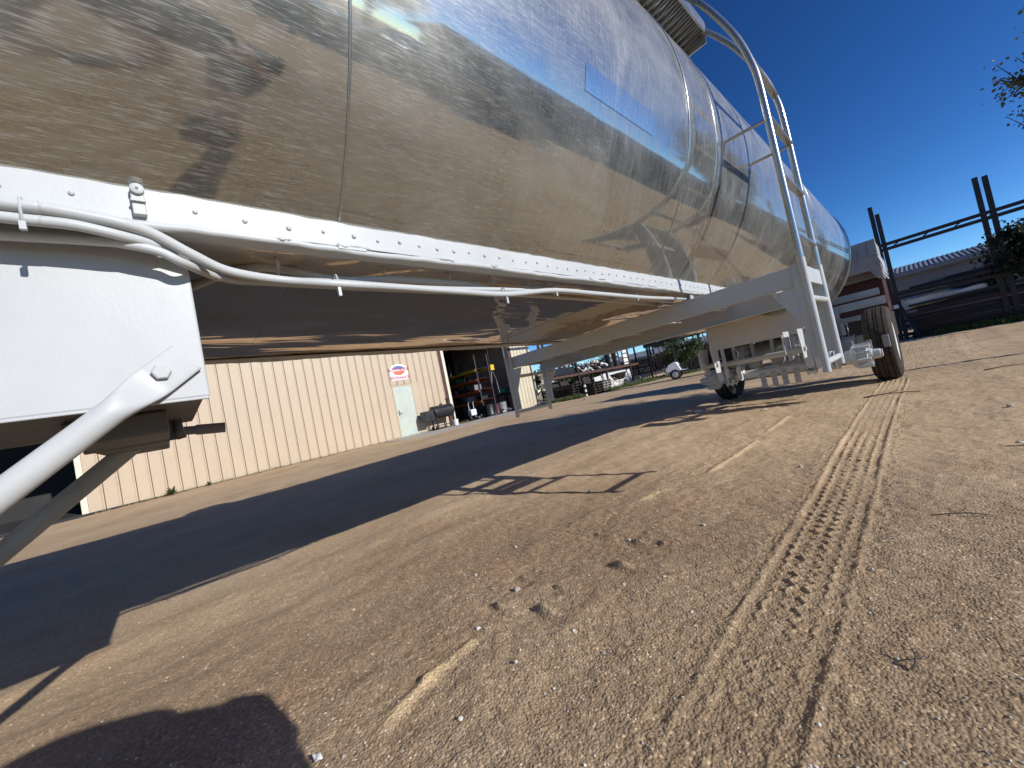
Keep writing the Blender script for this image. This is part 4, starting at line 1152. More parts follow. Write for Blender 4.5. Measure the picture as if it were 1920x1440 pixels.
mb = MB(); mb.bb(-13.72, -13.69, 22.75, 23.4, 1.47, 3.0); tag(mb.build('white_sheet', 'tarp_white', None), 'tall white sheet standing on the shelf beside the black drums', 'sheet')
LD = thing('leaning_ladder', 'dark steel ladder leaning in front of the tall white panel', 'ladder', (-13.6, 23, 1.2))
for y in (22.72, 23.42):
    mb = MB(); mb.bb(-13.66, -13.62, y - .02, y + .02, 1.47, 3.1); mb.build('rail', 'rust_steel', LD)
for k in range(5):
    mb = MB(); mb.bb(-13.655, -13.625, 22.74, 23.40, 1.6 + .3 * k, 1.63 + .3 * k); mb.build('rung', 'rust_steel', LD)
# boards standing under the shelf
for nm, y0, y1, z1, lb in (('white_board', 19.6, 20.35, 1.05, 'small white scrawled board under the yard rack'), ('white_board', 20.45, 23.85, 1.22, 'large white scrawled board under the yard rack')):
    mb = MB(); mb.prism([(y0, GZ), (y1, GZ), (y1, z1), (y0, z1 - .05)], lambda a, b_, q: (-13.9 - .15 * (b_ - GZ) + q, a, b_), 0, .03)
    tag(mb.build(nm, 'scrawl', None), lb, 'board')
# pallets
def pallet_parts():
    prs = []
    for k in range(6):
        mb = MB(); mb.bb(-.5 + .2 * k - .5 * .0, -.5 + .2 * k + .11, -.6, .6, .105, .125); prs.append(('slat', mb))
    for y in (-.57, -.04, .49):
        mb = MB(); mb.bb(-.5, .61, y, y + .08, .02, .104); prs.append(('stringer', mb))
    for k in range(3):
        mb = MB(); mb.bb(-.5 + .45 * k, -.5 + .45 * k + .12, -.6, .6, 0, .019); prs.append(('bottom_slat', mb))
    return prs
def pallet_stack(cx, cy, n_, mat, rz, label, group):
    proto = thing('pallet', label, 'pallet', (cx, cy, GZ), group)
    for nm, mb in pallet_parts():
        o = mb.build(nm, mat, None); o.parent = proto
    proto.rotation_euler.z = rz
    proto['label'] = 'lowest ' + label
    for k in range(1, n_):
        c_ = copy_tree(proto); c_['label'] = ('topmost ' if k == n_ - 1 else ORD[k] + ' from the ground, ') + label; c_.location = (cx + random.uniform(-.05, .05), cy + random.uniform(-.05, .05), GZ + .128 * k); c_.rotation_euler.z = rz + random.uniform(-.05, .05)
pallet_stack(-12.75, 15.35, 6, 'wood_dark', .25, 'dark wooden pallet in the stack nearest the workshop corner', 'dark pallets, left stack')
pallet_stack(-12.15, 16.35, 5, 'wood_dark', .2, 'dark wooden pallet in the stack right of the white post', 'dark pallets, right stack')
pallet_stack(-12.55, 17.75, 5, 'wood_grey', .2, 'weathered grey pallet in the stack beside the white boards', 'grey pallets')
MP = thing('marker_post', 'white and black striped marker post between the dark pallet stacks', 'post', (-11.75, 15.55, GZ))
for k in range(6):
    mb = MB(); mb.lathe([(GZ + .12 * k, .06), (GZ + .12 * k + .119, .06)], (-11.75, 15.55, 0), 'Z', 10); mb.build('stripe', 'plastic_white' if k % 2 == 0 else 'black_paint', MP)
# stacked split stone by the corner
random.seed(11)
SP = thing('stone_stack', 'mottled stack of split stone at the workshop corner', 'stone stack', (-14.3, 15.6, GZ))
for k in range(70):
    col_ = k % 7; row = k // 7
    s = random.uniform(.085, .12)
    mb = MB(); vs = rock_verts(s * 1.6, 900 + k)
    mb.add([(a - 14.3 + random.uniform(-.05, .05), b_ + 15.35 + col_ * .16 + random.uniform(-.02, .02), c_ + GZ + .09 + row * .165) for a, b_, c_ in vs], ICO)
    mb.build('stone', random.choice(('stone_pale', 'stone_pale', 'stone', 'wood_dark')), SP)
random.seed(21)
for k, (y, h_, dp) in enumerate(((15.9, .95, .5), (16.75, 1.05, .6), (17.95, .9, .5), (18.8, 1.0, .6))):
    mb = MB(); mb.bb(-14.75, -14.0, y - .36, y + .36, GZ, GZ + h_); c_ = mb.build('parts_crate', 'wood_dark', None, bevel=.02)
    tag(c_, ORD[k] + ' dark parts crate from the workshop corner under the yard rack', 'crate', 'crates under the yard rack')
    for q in range(3):
        m_ = MB(); m_.bb(-13.995, -13.97, y - .35, y + .35, GZ + .08 + q * .3, GZ + .26 + q * .3); m_.build('crate_board', 'wood_dark', c_)
for k, (y, h_) in enumerate(((18.3, .32), (19.2, .42), (20.1, .36), (21.0, .45))):
    mb = MB(); mb.bb(-14.7, -14.1, y - .36, y + .36, 1.465, 1.465 + h_); tag(mb.build('parts_bin', ('black_paint', 'mid_grey', 'dark_steel', 'black_paint')[k], None, bevel=.03), ORD[k] + ' dark bin from the red bumper at the back of the yard rack shelf', 'bin', 'bins on the yard rack')
# wheelbarrow
WBW = thing('wheelbarrow', 'black wheelbarrow parked in front of the large white board', 'wheelbarrow', (-13.1, 20.9, GZ))
mb = MB(); bx, by = -13.1, 20.9
mb.add([(bx - .3, by - .5, .95), (bx + .3, by - .5, .95), (bx + .3, by + .5, 1.0), (bx - .3, by + .5, 1.0), (bx - .2, by - .25, .58), (bx + .2, by - .25, .58), (bx + .2, by + .28, .60), (bx - .2, by + .28, .60)],
       [(0, 4, 5, 1), (1, 5, 6, 2), (2, 6, 7, 3), (3, 7, 4, 0), (4, 7, 6, 5)])
o = mb.build('tray', 'black_paint', WBW); s_ = o.modifiers.new('s', 'SOLIDIFY'); s_.thickness = .015
for x in (bx - .2, bx + .2):
    mb = MB(); mb.tube([(x, by - .95, .78), (x, by - .3, .55), (x * .0 + bx, by + .62, .32)], .018, 8); mb.tube([(x, by - .35, .55), (x, by - .45, GZ + .01)], .016, 8); mb.build('handle', 'wood_grey', WBW)
mb = MB(); mb.lathe([(-.04, .12), (-.05, .19), (0, .21), (.05, .19), (.04, .12)], (bx, by + .66, GZ + .205), 'X', 20); mb.build('wheel', 'black_rubber', WBW)
# concrete trough, lumber, bushes
TRH = thing('concrete_trough', 'long low pinkish concrete trough beyond the yard rack', 'trough', (-13.9, 26.2, GZ))
mb = MB(); mb.bb(-14.2, -13.6, 24.3, 28.0, GZ - .02, .56); mb.build('trough_body', 'concrete_pink', TRH, bevel=.03)
mb = MB(); mb.bb(-14.25, -13.55, 27.6, 28.4, GZ - .02, .66); mb.build('trough_end', 'concrete', TRH, bevel=.03)
random.seed(5)
for k in range(14):
    y = 26.2 + random.uniform(0, 1.2); z = .72 + .088 * k
    mt = ('wood_pale', 'yellow', 'wood_pale', 'tarp_white', 'rust_steel', 'wood_grey')[k % 6]
    mb = MB(); mb.bar((-15.4, y, z), (-15.2, y + random.uniform(1.6, 2.6), z + random.uniform(-.03, .03)), .22, .07)
    tag(mb.build('lumber_plank', mt, None), ORD[k] + ' plank from the bottom of the lumber pile behind the concrete trough', 'plank', 'lumber pile planks')
# far sheds
def shed(name, label, x0, x1, y0, y1, zr, ze, wallz, mats, posts=True, ov=.3):
    t_ = thing(name, label, 'building', ((x0 + x1) / 2, y0, GZ))
    mb = MB(); ym = (y0 + y1) / 2
    mb.prism([(y0 - ov, ze), (ym, zr), (y1 + ov, ze), (y1 + ov, ze + .08), (ym, zr + .08), (y0 - ov, ze + .08)], lambda a, b_, q: (q, a, b_), x0 - ov, x1 + ov)
    rf = mb.build('roof', mats[0], t_)
    return t_, rf
# grey canopy with dark fascia beyond the golf cart
CN = thing('open_canopy', 'open canopy with grey roof and dark fascia behind the golf cart', 'canopy', (-12.0, 27, GZ))
mb = MB(); mb.prism([(-13.5, 3.05), (-8.0, 3.05), (-8.0, 3.75), (-10.5, 3.72), (-12.6, 3.45)], lambda a, b_, q: (a, q, b_), 25.6, 30.0); mb.build('canopy_roof', 'roof_grey', CN, bevel=.05)
mb = MB(); mb.bb(-13.55, -7.9, 25.5, 25.58, 2.35, 3.04); fa = mb.build('fascia', 'black_paint', CN)
for k, x in enumerate((-12.4, -11.6, -10.9)):
    mb = MB(); mb.lathe([(-.01, .17), (.005, .17)], (x, 25.49, 2.72), 'Y', 20); mb.build('round_badge', 'plastic_white', fa)
for x in (-13.4, -11.6, -9.8, -8.1):
    mb = MB(); mb.bb(x - .06, x + .06, 25.6, 25.72, GZ - .05, 2.4); mb.build('canopy_post', 'dark_steel', CN)
for k in range(9):
    mb = MB(); x = -13.2 + .62 * k; mb.tube([(x, 25.55, 2.35), (x + .25, 25.6, 1.3), (x + .05, 25.6, GZ)], .03, 6); mb.build('bent_rod', 'dark_steel', CN)
LS = thing('low_shed', 'far low shed with a long grey roof behind the yard rack', 'shed', (-24, 40, GZ))
mb = MB(); mb.prism([(38, 2.3), (41, 3.0), (44, 2.3), (44, 2.2), (38, 2.2)], lambda a, b_, q: (q, a, b_), -29, -12); mb.build('roof', 'roof_grey', LS)
mb = MB(); mb.bb(-28.6, -12.4, 38.4, 43.6, GZ - .1, 2.2); mb.build('wall', 'rust_steel', LS)
# golf cart
GC = thing('golf_cart', 'white golf cart with black seat parked behind the trailer axle', 'golf cart', (-7.0, 17.6, GZ))
cx_, cy_ = -7.25, 17.75
def gl(x, y, z):      # cart frame: x forward(left), y across
    a = R(200); return (cx_ + x * math.cos(a) - y * math.sin(a), cy_ + x * math.sin(a) + y * math.cos(a), GZ + z)
mb = MB(); mb.prism([(1.12, .36), (1.16, .50), (1.0, .70), (.72, .80), (.64, .76), (.50, .42), (.2, .36)], lambda a, b_, q: gl(a, q, b_), -.55, .55); mb.build('front_cowl', 'plastic_white', GC, bevel=.05, seg=3)
mb = MB(); mb.prism([(-.1, .34), (-.1, .62), (-.35, .70), (-1.1, .66), (-1.2, .40), (-.9, .34)], lambda a, b_, q: gl(a, q, b_), -.56, .56); mb.build('rear_body', 'black_paint', GC, bevel=.05, seg=3)
mb = MB(); mb.prism([(.6, .30), (.6, .36), (-1.1, .36), (-1.1, .30)], lambda a, b_, q: gl(a, q, b_), -.5, .5); mb.build('floor', 'black_paint', GC)
mb = MB(); mb.prism([(-.05, .70), (-.05, .82), (-.55, .80), (-.62, .70)], lambda a, b_, q: gl(a, q, b_), -.5, .5); mb.build('seat', 'black_paint', GC, bevel=.03)
mb = MB(); mb.prism([(-.52, .85), (-.60, 1.22), (-.68, 1.22), (-.64, .85)], lambda a, b_, q: gl(a, q, b_), -.5, .5); mb.build('seat_back', 'black_paint', GC, bevel=.03)
mb = MB(); mb.prism([(.72, 1.84), (.8, 1.88), (-.95, 1.92), (-.95, 1.86)], lambda a, b_, q: gl(a, q, b_), -.56, .56); mb.build('canopy', 'black_paint', GC, bevel=.02)
for x0_, x1_ in ((.70, .62), (-.75, -.80)):
    for y_ in (-.5, .5):
        mb = MB(); mb.tube([gl(x0_, y_, .85), gl(x1_, y_, 1.86)], .02, 8); mb.build('canopy_strut', 'black_paint', GC)
mb = MB(); mb.tube([gl(.62, .22, .92), gl(.40, .22, 1.08)], .018, 8); mb.lathe([(0, .0)], (0, 0, 0), 'Z', 3) if False else None
mb.build('steering_column', 'black_paint', GC)
mb = MB(); mb.prism([(.70, .80), (.62, .80), (.56, 1.55), (.60, 1.55)], lambda a, b_, q: gl(a, q, b_), -.5, .5); mb.build('windshield', 'glass_dark', GC)
mb = MB(); mb.prism([(1.17, .34), (1.19, .46), (1.13, .50), (1.10, .34)], lambda a, b_, q: gl(a, q, b_), -.5, .5); mb.build('front_bumper', 'black_paint', GC)
for x_ in (.78, -.82):
    for y_ in (-.52, .52):
        w_ = MB(); c0 = Vector(gl(x_, y_, .23)); ax_ = (Vector(gl(0, 1, 0)) - Vector(gl(0, 0, 0)))
        w_.tube([c0 - ax_ * .09, c0 - ax_ * .07, c0 + ax_ * .07, c0 + ax_ * .09], [.19, .23, .23, .19], 24); wh = w_.build('wheel', 'black_rubber', GC, smooth=35)
        s_ = ax_ * (1 if y_ > 0 else -1)
        w_ = MB(); w_.tube([c0 + s_ * .088, c0 + s_ * .10], [.135, .11], 20); w_.build('hub_cap', 'galv', wh, smooth=35)
for y_ in (-.36, .36):
    w_ = MB(); w_.sphere(gl(1.06, y_, .66), .07, 10, 6); w_.build('headlight', 'glass_dark', GC, smooth=180)

# ------------------------------------------------------------------ right hand side: dark rack, timber, far metal roofed building
RR_ = thing('tall_rack', 'tall dark steel pipe rack standing behind the rear wheel', 'rack', (.5, 17, GZ))
for x, z1 in ((-.62, 4.38), (-.50, 4.10), (1.47, 4.14), (1.64, 4.10), (3.6, 4.2)):
    for y in (17.0,):
        mb = MB(); mb.bb(x - .052, x + .052, y - .05, y + .05, GZ - .05, z1); mb.build('upright', 'dark_steel', RR_)
for z, yy in ((3.08, 17.0), (2.93, 17.0), (1.52, 17.0), (1.36, 17.0), (1.52, 18.3)):
    mb = MB(); mb.bb(-.66, 6.5, yy - .06, yy + .06, z, z + .085); mb.build('long_beam', 'dark_steel', RR_)
for k in range(8):
    x = -.3 + .62 * k; mb = MB(); mb.bar((x, 17, 3.02), (x + .10, 17, 3.08), .05, .03); mb.bar((x, 17, 1.46), (x + .10, 17, 1.52), .05, .03); mb.build('tie_plate', 'dark_steel', RR_)
mb = MB(); mb.bar((-.55, 17, 1.4), (-.2, 16.6, .1), .06, .06); mb.bar((-.55, 17.1, 1.2), (-.7, 16.5, .1), .06, .06); mb.build('rack_foot', 'dark_steel', RR_)
random.seed(9)
for k in range(13):
    z = GZ + .04 + .085 * k; x = -.4 + random.uniform(-.2, .3)
    if z > 1.15: continue
    L = random.uniform(3.2, 4.6)
    mt = ('wood_dark', 'dark_steel', 'wood_dark', 'dark_red', 'dark_steel')[k % 5]
    mb = MB(); y = 17.12 + .05 * math.sin(k * 2.1)
    mb.bar((x, y + .35, z), (x + L, y + .35 + random.uniform(-.1, .1), z + random.uniform(-.02, .06)), .9, .078)
    tag(mb.build('timber', mt, None), ORD[k] + ' dark timber layer from the ground under the tall rack', 'timber', 'dark timber stack')
for k in range(7):
    mb = MB(); x = -.2 + .5 * k; z = 1.62
    mb.tube([(x, 17.05, z), (x + 1.6, 17.05, z + .04 * (k % 3))], .05, 8)
    tag(mb.build('pipe', ('dark_steel', 'wood_dark', 'dark_red')[k % 3], None, smooth=40), ORD[k] + ' dark pipe from the left on the middle beam of the tall rack', 'pipe', 'pipes on the tall rack')
mb = MB()
mb.grid(lambda u, v: (-.50 + 1.75 * u, 17.30 - .22 * min(1, 2 * v) - .04 * math.sin(9 * u), 1.36 - .10 * u - max(0, v - .4) * (.62 - .42 * u) + .025 * math.sin(13 * u + 5 * v)), 24, 10)
o = mb.build('white_tarp', 'tarp_white', None, smooth=180); o.modifiers.new('s', 'SOLIDIFY').thickness = .01
tag(o, 'crumpled white tarp thrown over the dark timber stack', 'tarp')
mb = MB(); mb.bb(-.62, -.50, 16.80, 16.92, 1.10, 1.22); tag(mb.build('white_box', 'plastic_white', None, bevel=.02, seg=3), 'small white box at the left end of the timber stack', 'box')
# far building
FB = thing('metal_roof_building', 'long building with grey ribbed metal roof behind the tall rack', 'building', (5, 29, GZ))
mb = MB(); mb.prism([(0, 0), (0, .04), (1, .04), (1, 0)], lambda a, b_, q: (q, 28.0 + 3.2 * a, 2.98 + .56 * a + b_), -1.4, 12); mb.prism([(0, 0), (0, .04), (1, .04), (1, 0)], lambda a, b_, q: (q, 34.4 - 3.19 * a, 2.98 + .56 * a + b_), -1.4, 12); rf = mb.build('roof', 'roof_grey', FB)
rb_ = None
for k in range(78):
    x = -1.35 + .172 * k
    if rb_ is None:
        mb = MB(); mb.prism([(0, 0.04), (0, .075), (1, .075), (1, .04)], lambda a, b_, q: (q, 27.99 + 3.2 * a, 2.98 + .56 * a + b_), x, x + .05); rb_ = mb.build('roof_rib', 'far_wall', FB); rx_ = x; rb_.parent = FB
    else:
        o = rb_.copy(); COL.objects.link(o); o.location.x += x - rx_
mb = MB(); mb.bb(-1.2, 11.8, 28.3, 34.1, GZ - .1, 2.98); mb.build('wall', 'far_wall', FB)
mb = MB(); mb.bb(-1.4, 12, 27.96, 28.02, 2.80, 2.99); mb.build('fascia', 'mid_grey', FB)
for k in range(3):
    mb = MB(); mb.bb(.4 + 3.2 * k, 2.6 + 3.2 * k, 28.26, 28.29, 1.2, 2.3); w_ = mb.build('window', 'glass_dark', FB)
    mb = MB(); mb.bb(.35 + 3.2 * k, 2.65 + 3.2 * k, 28.24, 28.31, 1.12, 1.19); mb.build('window_sill', 'tarp_white', w_)
# grey hopper bin and red base behind the tank
HB_ = thing('steel_hopper', 'grey steel hopper bin on a dark red base behind the tank', 'hopper', (-1.8, 11.2, GZ))
mb = MB(); mb.bb(-3.0, -.44, 11.0, 11.05, 2.18, 2.50); mb.build('upper_side', 'grey_paint', HB_, bevel=.01)
mb = MB(); mb.prism([(-3.0, 2.14), (-.42, 2.14), (-.42, 1.66), (-.50, 1.66), (-.60, 1.86), (-3.0, 1.86)], lambda a, b_, q: (a, q, b_), 10.7, 10.76); mb.build('lower_side', 'grey_paint', HB_, bevel=.01)
mb = MB(); mb.bb(-3.0, -.44, 10.70, 12.4, 2.14, 2.17); mb.build('ledge', 'grey_paint', HB_)
mb = MB(); mb.bb(-.46, -.42, 10.76, 12.4, 1.80, 2.14); mb.bb(-.50, -.46, 11.05, 12.4, 2.18, 2.5); mb.build('end_plate', 'grey_paint', HB_, bevel=.006)
for x in (-.78, -.55):
    mb = MB(); mb.bb(x - .015, x + .015, 10.97, 10.998, 2.19, 2.49); mb.build('side_rib', 'grey_paint', HB_)
mb = MB(); mb.bb(-2.9, -.47, 11.2, 12.3, 1.0, 1.72); mb.build('red_base', 'dark_red', HB_, bevel=.02)
mb = MB(); mb.bb(-2.95, -.46, 11.1, 12.35, 1.73, 2.13); mb.build('hopper_body', 'mid_grey', HB_, bevel=.01)
mb = MB(); mb.bb(-2.8, -.46, 11.3, 12.2, .45, .99); mb.build('base_skirt', 'dark_steel', HB_, bevel=.02)
for x in (-2.6, -.7):
    for y in (11.4, 12.1):
        mb = MB(); mb.bb(x - .06, x + .06, y - .06, y + .06, GZ - .08, .56); mb.build('leg', 'dark_steel', HB_)
mb = MB(); mb.tube(smooth_path([(-.44, 10.68, 2.1), (-.40, 10.6, 1.9), (-.42, 10.6, 1.75), (-.36, 10.6, 1.6)]), .012, 8); mb.build('cable', 'plastic_white', HB_, smooth=180)
# ------------------------------------------------------------------ vegetation
def tree(name, label, loc, H, crown_r, nb, nl, leafm, leaf=.09, trunk_r=.12, group=None, lean=(0, 0), seed=1, low=.35, tw=2, spread=.075):
    rr = random.Random(seed)
    t_ = thing(name, label, 'tree', loc, group)
    L = Vector(loc)
    tk = MB()
    top = L + Vector((lean[0], lean[1], H * .72))
    pts = [L + (top - L) * q + Vector((rr.uniform(-.06, .06) * H * q, rr.uniform(-.06, .06) * H * q, 0)) for q in (0, .2, .4, .6, .8, 1)]
    tk.tube(pts, [trunk_r * 1.25, trunk_r, trunk_r * .85, trunk_r * .65, trunk_r * .45, trunk_r * .2], 9)
    tips = []
    cc = L + Vector((lean[0] * .8, lean[1] * .8, H * (low + 1) / 2)); hz = H * (1 - low) / 2
    for k in range(nb):
        q = rr.uniform(.32, .98); i = min(4, int(q * 5)); base = pts[i] + (pts[i + 1] - pts[i]) * (q * 5 - i)
        th = rr.uniform(0, 2 * math.pi); ph = rr.uniform(-.6, 1.0)
        rad = rr.uniform(.55, 1.0)
        tgt = cc + Vector((math.cos(th) * math.cos(ph) * crown_r * rad, math.sin(th) * math.cos(ph) * crown_r * rad, math.sin(ph) * hz * rad))
        mid = (base + tgt) / 2 + Vector((rr.uniform(-.1, .1), rr.uniform(-.1, .1), rr.uniform(0, .2))) * crown_r * .6
        tk.tube([base, mid, tgt], [trunk_r * .35, trunk_r * .2, trunk_r * .05], 5)
        tips.append((mid, tgt))
        for s in range(tw):
            b2 = mid + (tgt - mid) * rr.uniform(.1, .8); e2 = b2 + Vector((rr.uniform(-1, 1), rr.uniform(-1, 1), rr.uniform(-.6, .9))) * crown_r * .32
            tk.tube([b2, e2], [trunk_r * .12, trunk_r * .03], 4); tips.append((b2, e2))
    tk.build('trunk', 'bark', t_, smooth=60, fix=False)
    lv = MB()
    for k in range(nl):
        a, b_ = rr.choice(tips)
        c_ = a + (b_ - a) * rr.uniform(.25, 1.08) + Vector((rr.gauss(0, 1), rr.gauss(0, 1), rr.gauss(0, 1))) * crown_r * spread
        s = leaf * rr.uniform(.6, 1.3)
        d1 = Vector((rr.uniform(-1, 1), rr.uniform(-1, 1), rr.uniform(-1, .6))).normalized(); d2 = d1.orthogonal().normalized() * s * .42
        d2 = Matrix.Rotation(rr.uniform(0, 6.28), 3, d1) @ d2
        lv.add([c_, c_ + d1 * s * .5 + d2, c_ + d1 * s, c_ + d1 * s * .5 - d2], [(0, 1, 2, 3)])
    lv.build('crown', leafm, t_, fix=False)
    return t_
# branches that hang in at the right edge of the view
tree('broadleaf_tree', 'small loose leaved tree whose twigs hang into the right edge', (2.28, 9.1, 0), 5.0, 1.22, 150, 22000, 'leaf_bronze', .048, .07, seed=4, low=.40, tw=5, spread=.03)
tree('dark_shrub_tree', 'dark leafy shrub growing through the tall rack', (2.35, 17.6, GZ), 3.1, 1.25, 50, 9000, 'leaf_dark', .10, .07, seed=8, low=.12)
tree('dark_shrub_tree', 'dark leafy shrub right of the tall rack posts', (4.2, 18.6, GZ), 3.6, 1.5, 50, 7000, 'leaf_dark', .11, .08, seed=9, low=.1)
tree('green_bush', 'green bush behind the golf cart', (-10.3, 24.2, GZ), 2.2, 1.5, 40, 5000, 'leaf', .11, .06, seed=12, low=.05)
tree('green_bush', 'green bush at the end of the concrete trough', (-13.4, 29.8, GZ), 2.0, 1.3, 40, 4000, 'leaf', .12, .06, seed=13, low=.05)
tree('green_bush', 'green bush behind the lumber pile', (-18.5, 27.0, GZ), 2.6, 1.9, 40, 4000, 'leaf', .14, .06, seed=16, low=.05)
tree('green_bush', 'green bush seen between the yard rack crates', (-18.5, 20.0, GZ), 2.4, 2.0, 40, 4000, 'leaf', .14, .06, seed=17, low=.05)
tree('green_bush', 'green bush behind the black drums', (-18.5, 23.5, GZ), 2.2, 1.9, 40, 4000, 'leaf', .14, .06, seed=18, low=.05)
tree('far_tree', 'pale far tree above the low shed roof', (-24, 52, GZ), 5.6, 3.2, 40, 3000, 'leaf', .3, .15, seed=14, low=.15)
tree('far_tree', 'far conifer like tree left of the canopy roof', (-16.5, 50, GZ), 6.8, 1.6, 40, 2600, 'leaf_dark', .3, .15, seed=15, low=.1)
def grass(name, label, spots, n_, h, mat, seed):
    rr = random.Random(seed); mb = MB()
    for k in range(n_):
        (x0, y0, x1, y1, w_) = rr.choice(spots); q = rr.random()
        x = x0 + (x1 - x0) * q + rr.gauss(0, w_); y = y0 + (y1 - y0) * q + rr.gauss(0, w_)
        z = gz(x, y); hh = h * rr.uniform(.4, 1.3); a = rr.uniform(0, 6.28); wd = .012 * rr.uniform(.7, 1.5); bx = rr.gauss(0, .35) * hh; by_ = rr.gauss(0, .35) * hh
        mb.add([(x - wd * math.cos(a), y - wd * math.sin(a), z - .01), (x + wd * math.cos(a), y + wd * math.sin(a), z - .01), (x + bx, y + by_, z + hh)], [(0, 1, 2)])
    tag(mb.build(name, mat, None, fix=False), label, 'grass', kind='stuff')
grass('grass', 'green weeds along the foot of the racks', [(-13.2, 14.4, -11.6, 15.0, .12), (-11.9, 16.9, -11.2, 21.5, .22), (-12.6, 21, -11.4, 25, .3), (-10.5, 22.5, -9.2, 24.5, .3)], 9000, .20, 'grass', 1)
grass('grass', 'green weeds along the foot of the timber stack', [(.1, 16.75, 4.5, 17.0, .10), (.9, 16.9, 3.5, 17.2, .2)], 8000, .17, 'grass', 2)
grass('dry_grass', 'short dry grass along the beige wall', [(-14.55, -1.4, -14.55, 9.4, .07), (-14.4, 9.5, -14.4, 10, .1)], 2600, .07, 'grass_dry', 3)
for i, (y, s) in enumerate(((-.05, .22), (.75, .14))):
    rr = random.Random(70 + i); mb = MB()
    for k in range(26):
        a = rr.uniform(0, 6.28); e = rr.uniform(.2, 1.2); d1 = Vector((math.cos(a) * math.cos(e), math.sin(a) * math.cos(e), math.sin(e))) * s * rr.uniform(.6, 1.2); d2 = Vector((-math.sin(a), math.cos(a), 0)) * s * .16
        c0 = Vector((-14.3, y, GZ))
        mb.add([c0, c0 + d1 * .55 + d2, c0 + d1, c0 + d1 * .55 - d2], [(0, 1, 2, 3)])
    tag(mb.build('weed', 'leaf', None, fix=False), ('larger' if i == 0 else 'smaller') + ' leafy weed at the foot of the beige wall', 'weed')
# litter on the ground
random.seed(33)
def gh(x, y): return float(ground_h(np.array([float(x)]), np.array([float(y)]))[0])
def twig(label, x, y, a, L, r_):
    mb = MB(); pts = [(x + L * q * math.cos(a) + .04 * L * math.sin(9 * q), y + L * q * math.sin(a), gh(x + L * q * math.cos(a), y + L * q * math.sin(a)) + r_ + .012 * math.sin(3 * q)) for q in [k / 8 for k in range(9)]]
    mb.tube(pts, [r_ * (1 - .06 * k) for k in range(9)], 6)
    q = pts[4]; mb.tube([q, (q[0] + .25 * L * math.cos(a + .7), q[1] + .25 * L * math.sin(a + .7), q[2] + .01)], r_ * .6, 5)
    tag(mb.build('twig', 'bark', None, smooth=60), label, 'twig')
twig('forked brown twig right of the tyre print', -.12, 2.25, .25, .17, .0028)
twig('short dark twig on the tyre print near the trailer', -.62, 5.85, .15, .45, .007)
twig('small leaning twig low on the right of the tyre print', -.16, 1.22, 1.2, .07, .003)
twig('thin twig far right of the tyre print', .35, 7.2, .2, .4, .006)
def scrap(label, x, y, s, mat, seed):
    rr = random.Random(seed); mb = MB(); z = gh(x, y)
    mb.grid(lambda u, v: (x + s * (u - .5) + s * .1 * math.sin(9 * v), y + s * .6 * (v - .5), z + .006 + s * (.18 * math.sin(5 * u + 2) * math.cos(4 * v) + .18)), 7, 6)
    o = mb.build('scrap', mat, None, smooth=60); o.modifiers.new('s', 'SOLIDIFY').thickness = .002
    tag(o, label, 'scrap')
scrap('pale crumpled scrap at the right edge of the dirt', .25, 3.45, .07, 'stone_pale', 1)
scrap('white paper scrap at the end of the axle shadow', -2.55, 6.03, .12, 'tarp_white', 2)
scrap('small white scrap in the photographer shadow', -1.235, .185, .03, 'tarp_white', 3)
scrap('tiny white scrap between axle shadow and tyre print', -1.55, 5.6, .06, 'tarp_white', 4)
scrap('dark leaf scrap in front of the pallets', -9.6, 12.5, .18, 'wood_grey', 5)
for i, (x, y, s) in enumerate(((-1.35, 1.02, .018), (-.9, 1.9, .014), (.15, 1.7, .02), (-.7, 3.0, .016), (.3, 4.6, .03), (-1.9, 2.3, .016))):
    mb = MB(); mb.add([(a + x, b_ + y, c_ + gh(x, y) + s * .3) for a, b_, c_ in rock_verts(s, 400 + i)], ICO)
    tag(mb.build('stone', 'stone', None), ('stone lying left of the near clods', 'stone between clods and tyre print', 'stone right of the tyre print near the camera', 'stone just left of the tyre print', 'stone far right of the tyre print', 'stone beside the ladder shadow')[i], 'stone')
# ------------------------------------------------------------------ what stands behind the camera and shows in the polished shell
# photographer, crouching beside the camera
PS = thing('person', 'person in black shirt and shorts bent over a phone, mirrored in the tank', 'person', (.46, .48, 0))
def skinned(name, mat, joints, edges, parent, root=0, sub=2):
    off = wloc(parent)
    me_ = bpy.data.meshes.new(name)
    me_.from_pydata([tuple(Vector(j[0]) - off) for j in joints], edges, [])
    o = bpy.data.objects.new(name, me_); COL.objects.link(o); o.parent = parent
    sk = o.modifiers.new('skin', 'SKIN'); sk.use_smooth_shade = True
    if not me_.skin_vertices: me_.skin_vertices.new() if hasattr(me_.skin_vertices, 'new') else None
    for i, j in enumerate(joints):
        r_ = j[1]; d_ = me_.skin_vertices[0].data[i]
        d_.radius = r_ if isinstance(r_, tuple) else (r_, r_); d_.use_root = (i == root)
    sb = o.modifiers.new('sub', 'SUBSURF'); sb.levels = sub; sb.render_levels = sub
    me_.materials.append(M[mat]); return o
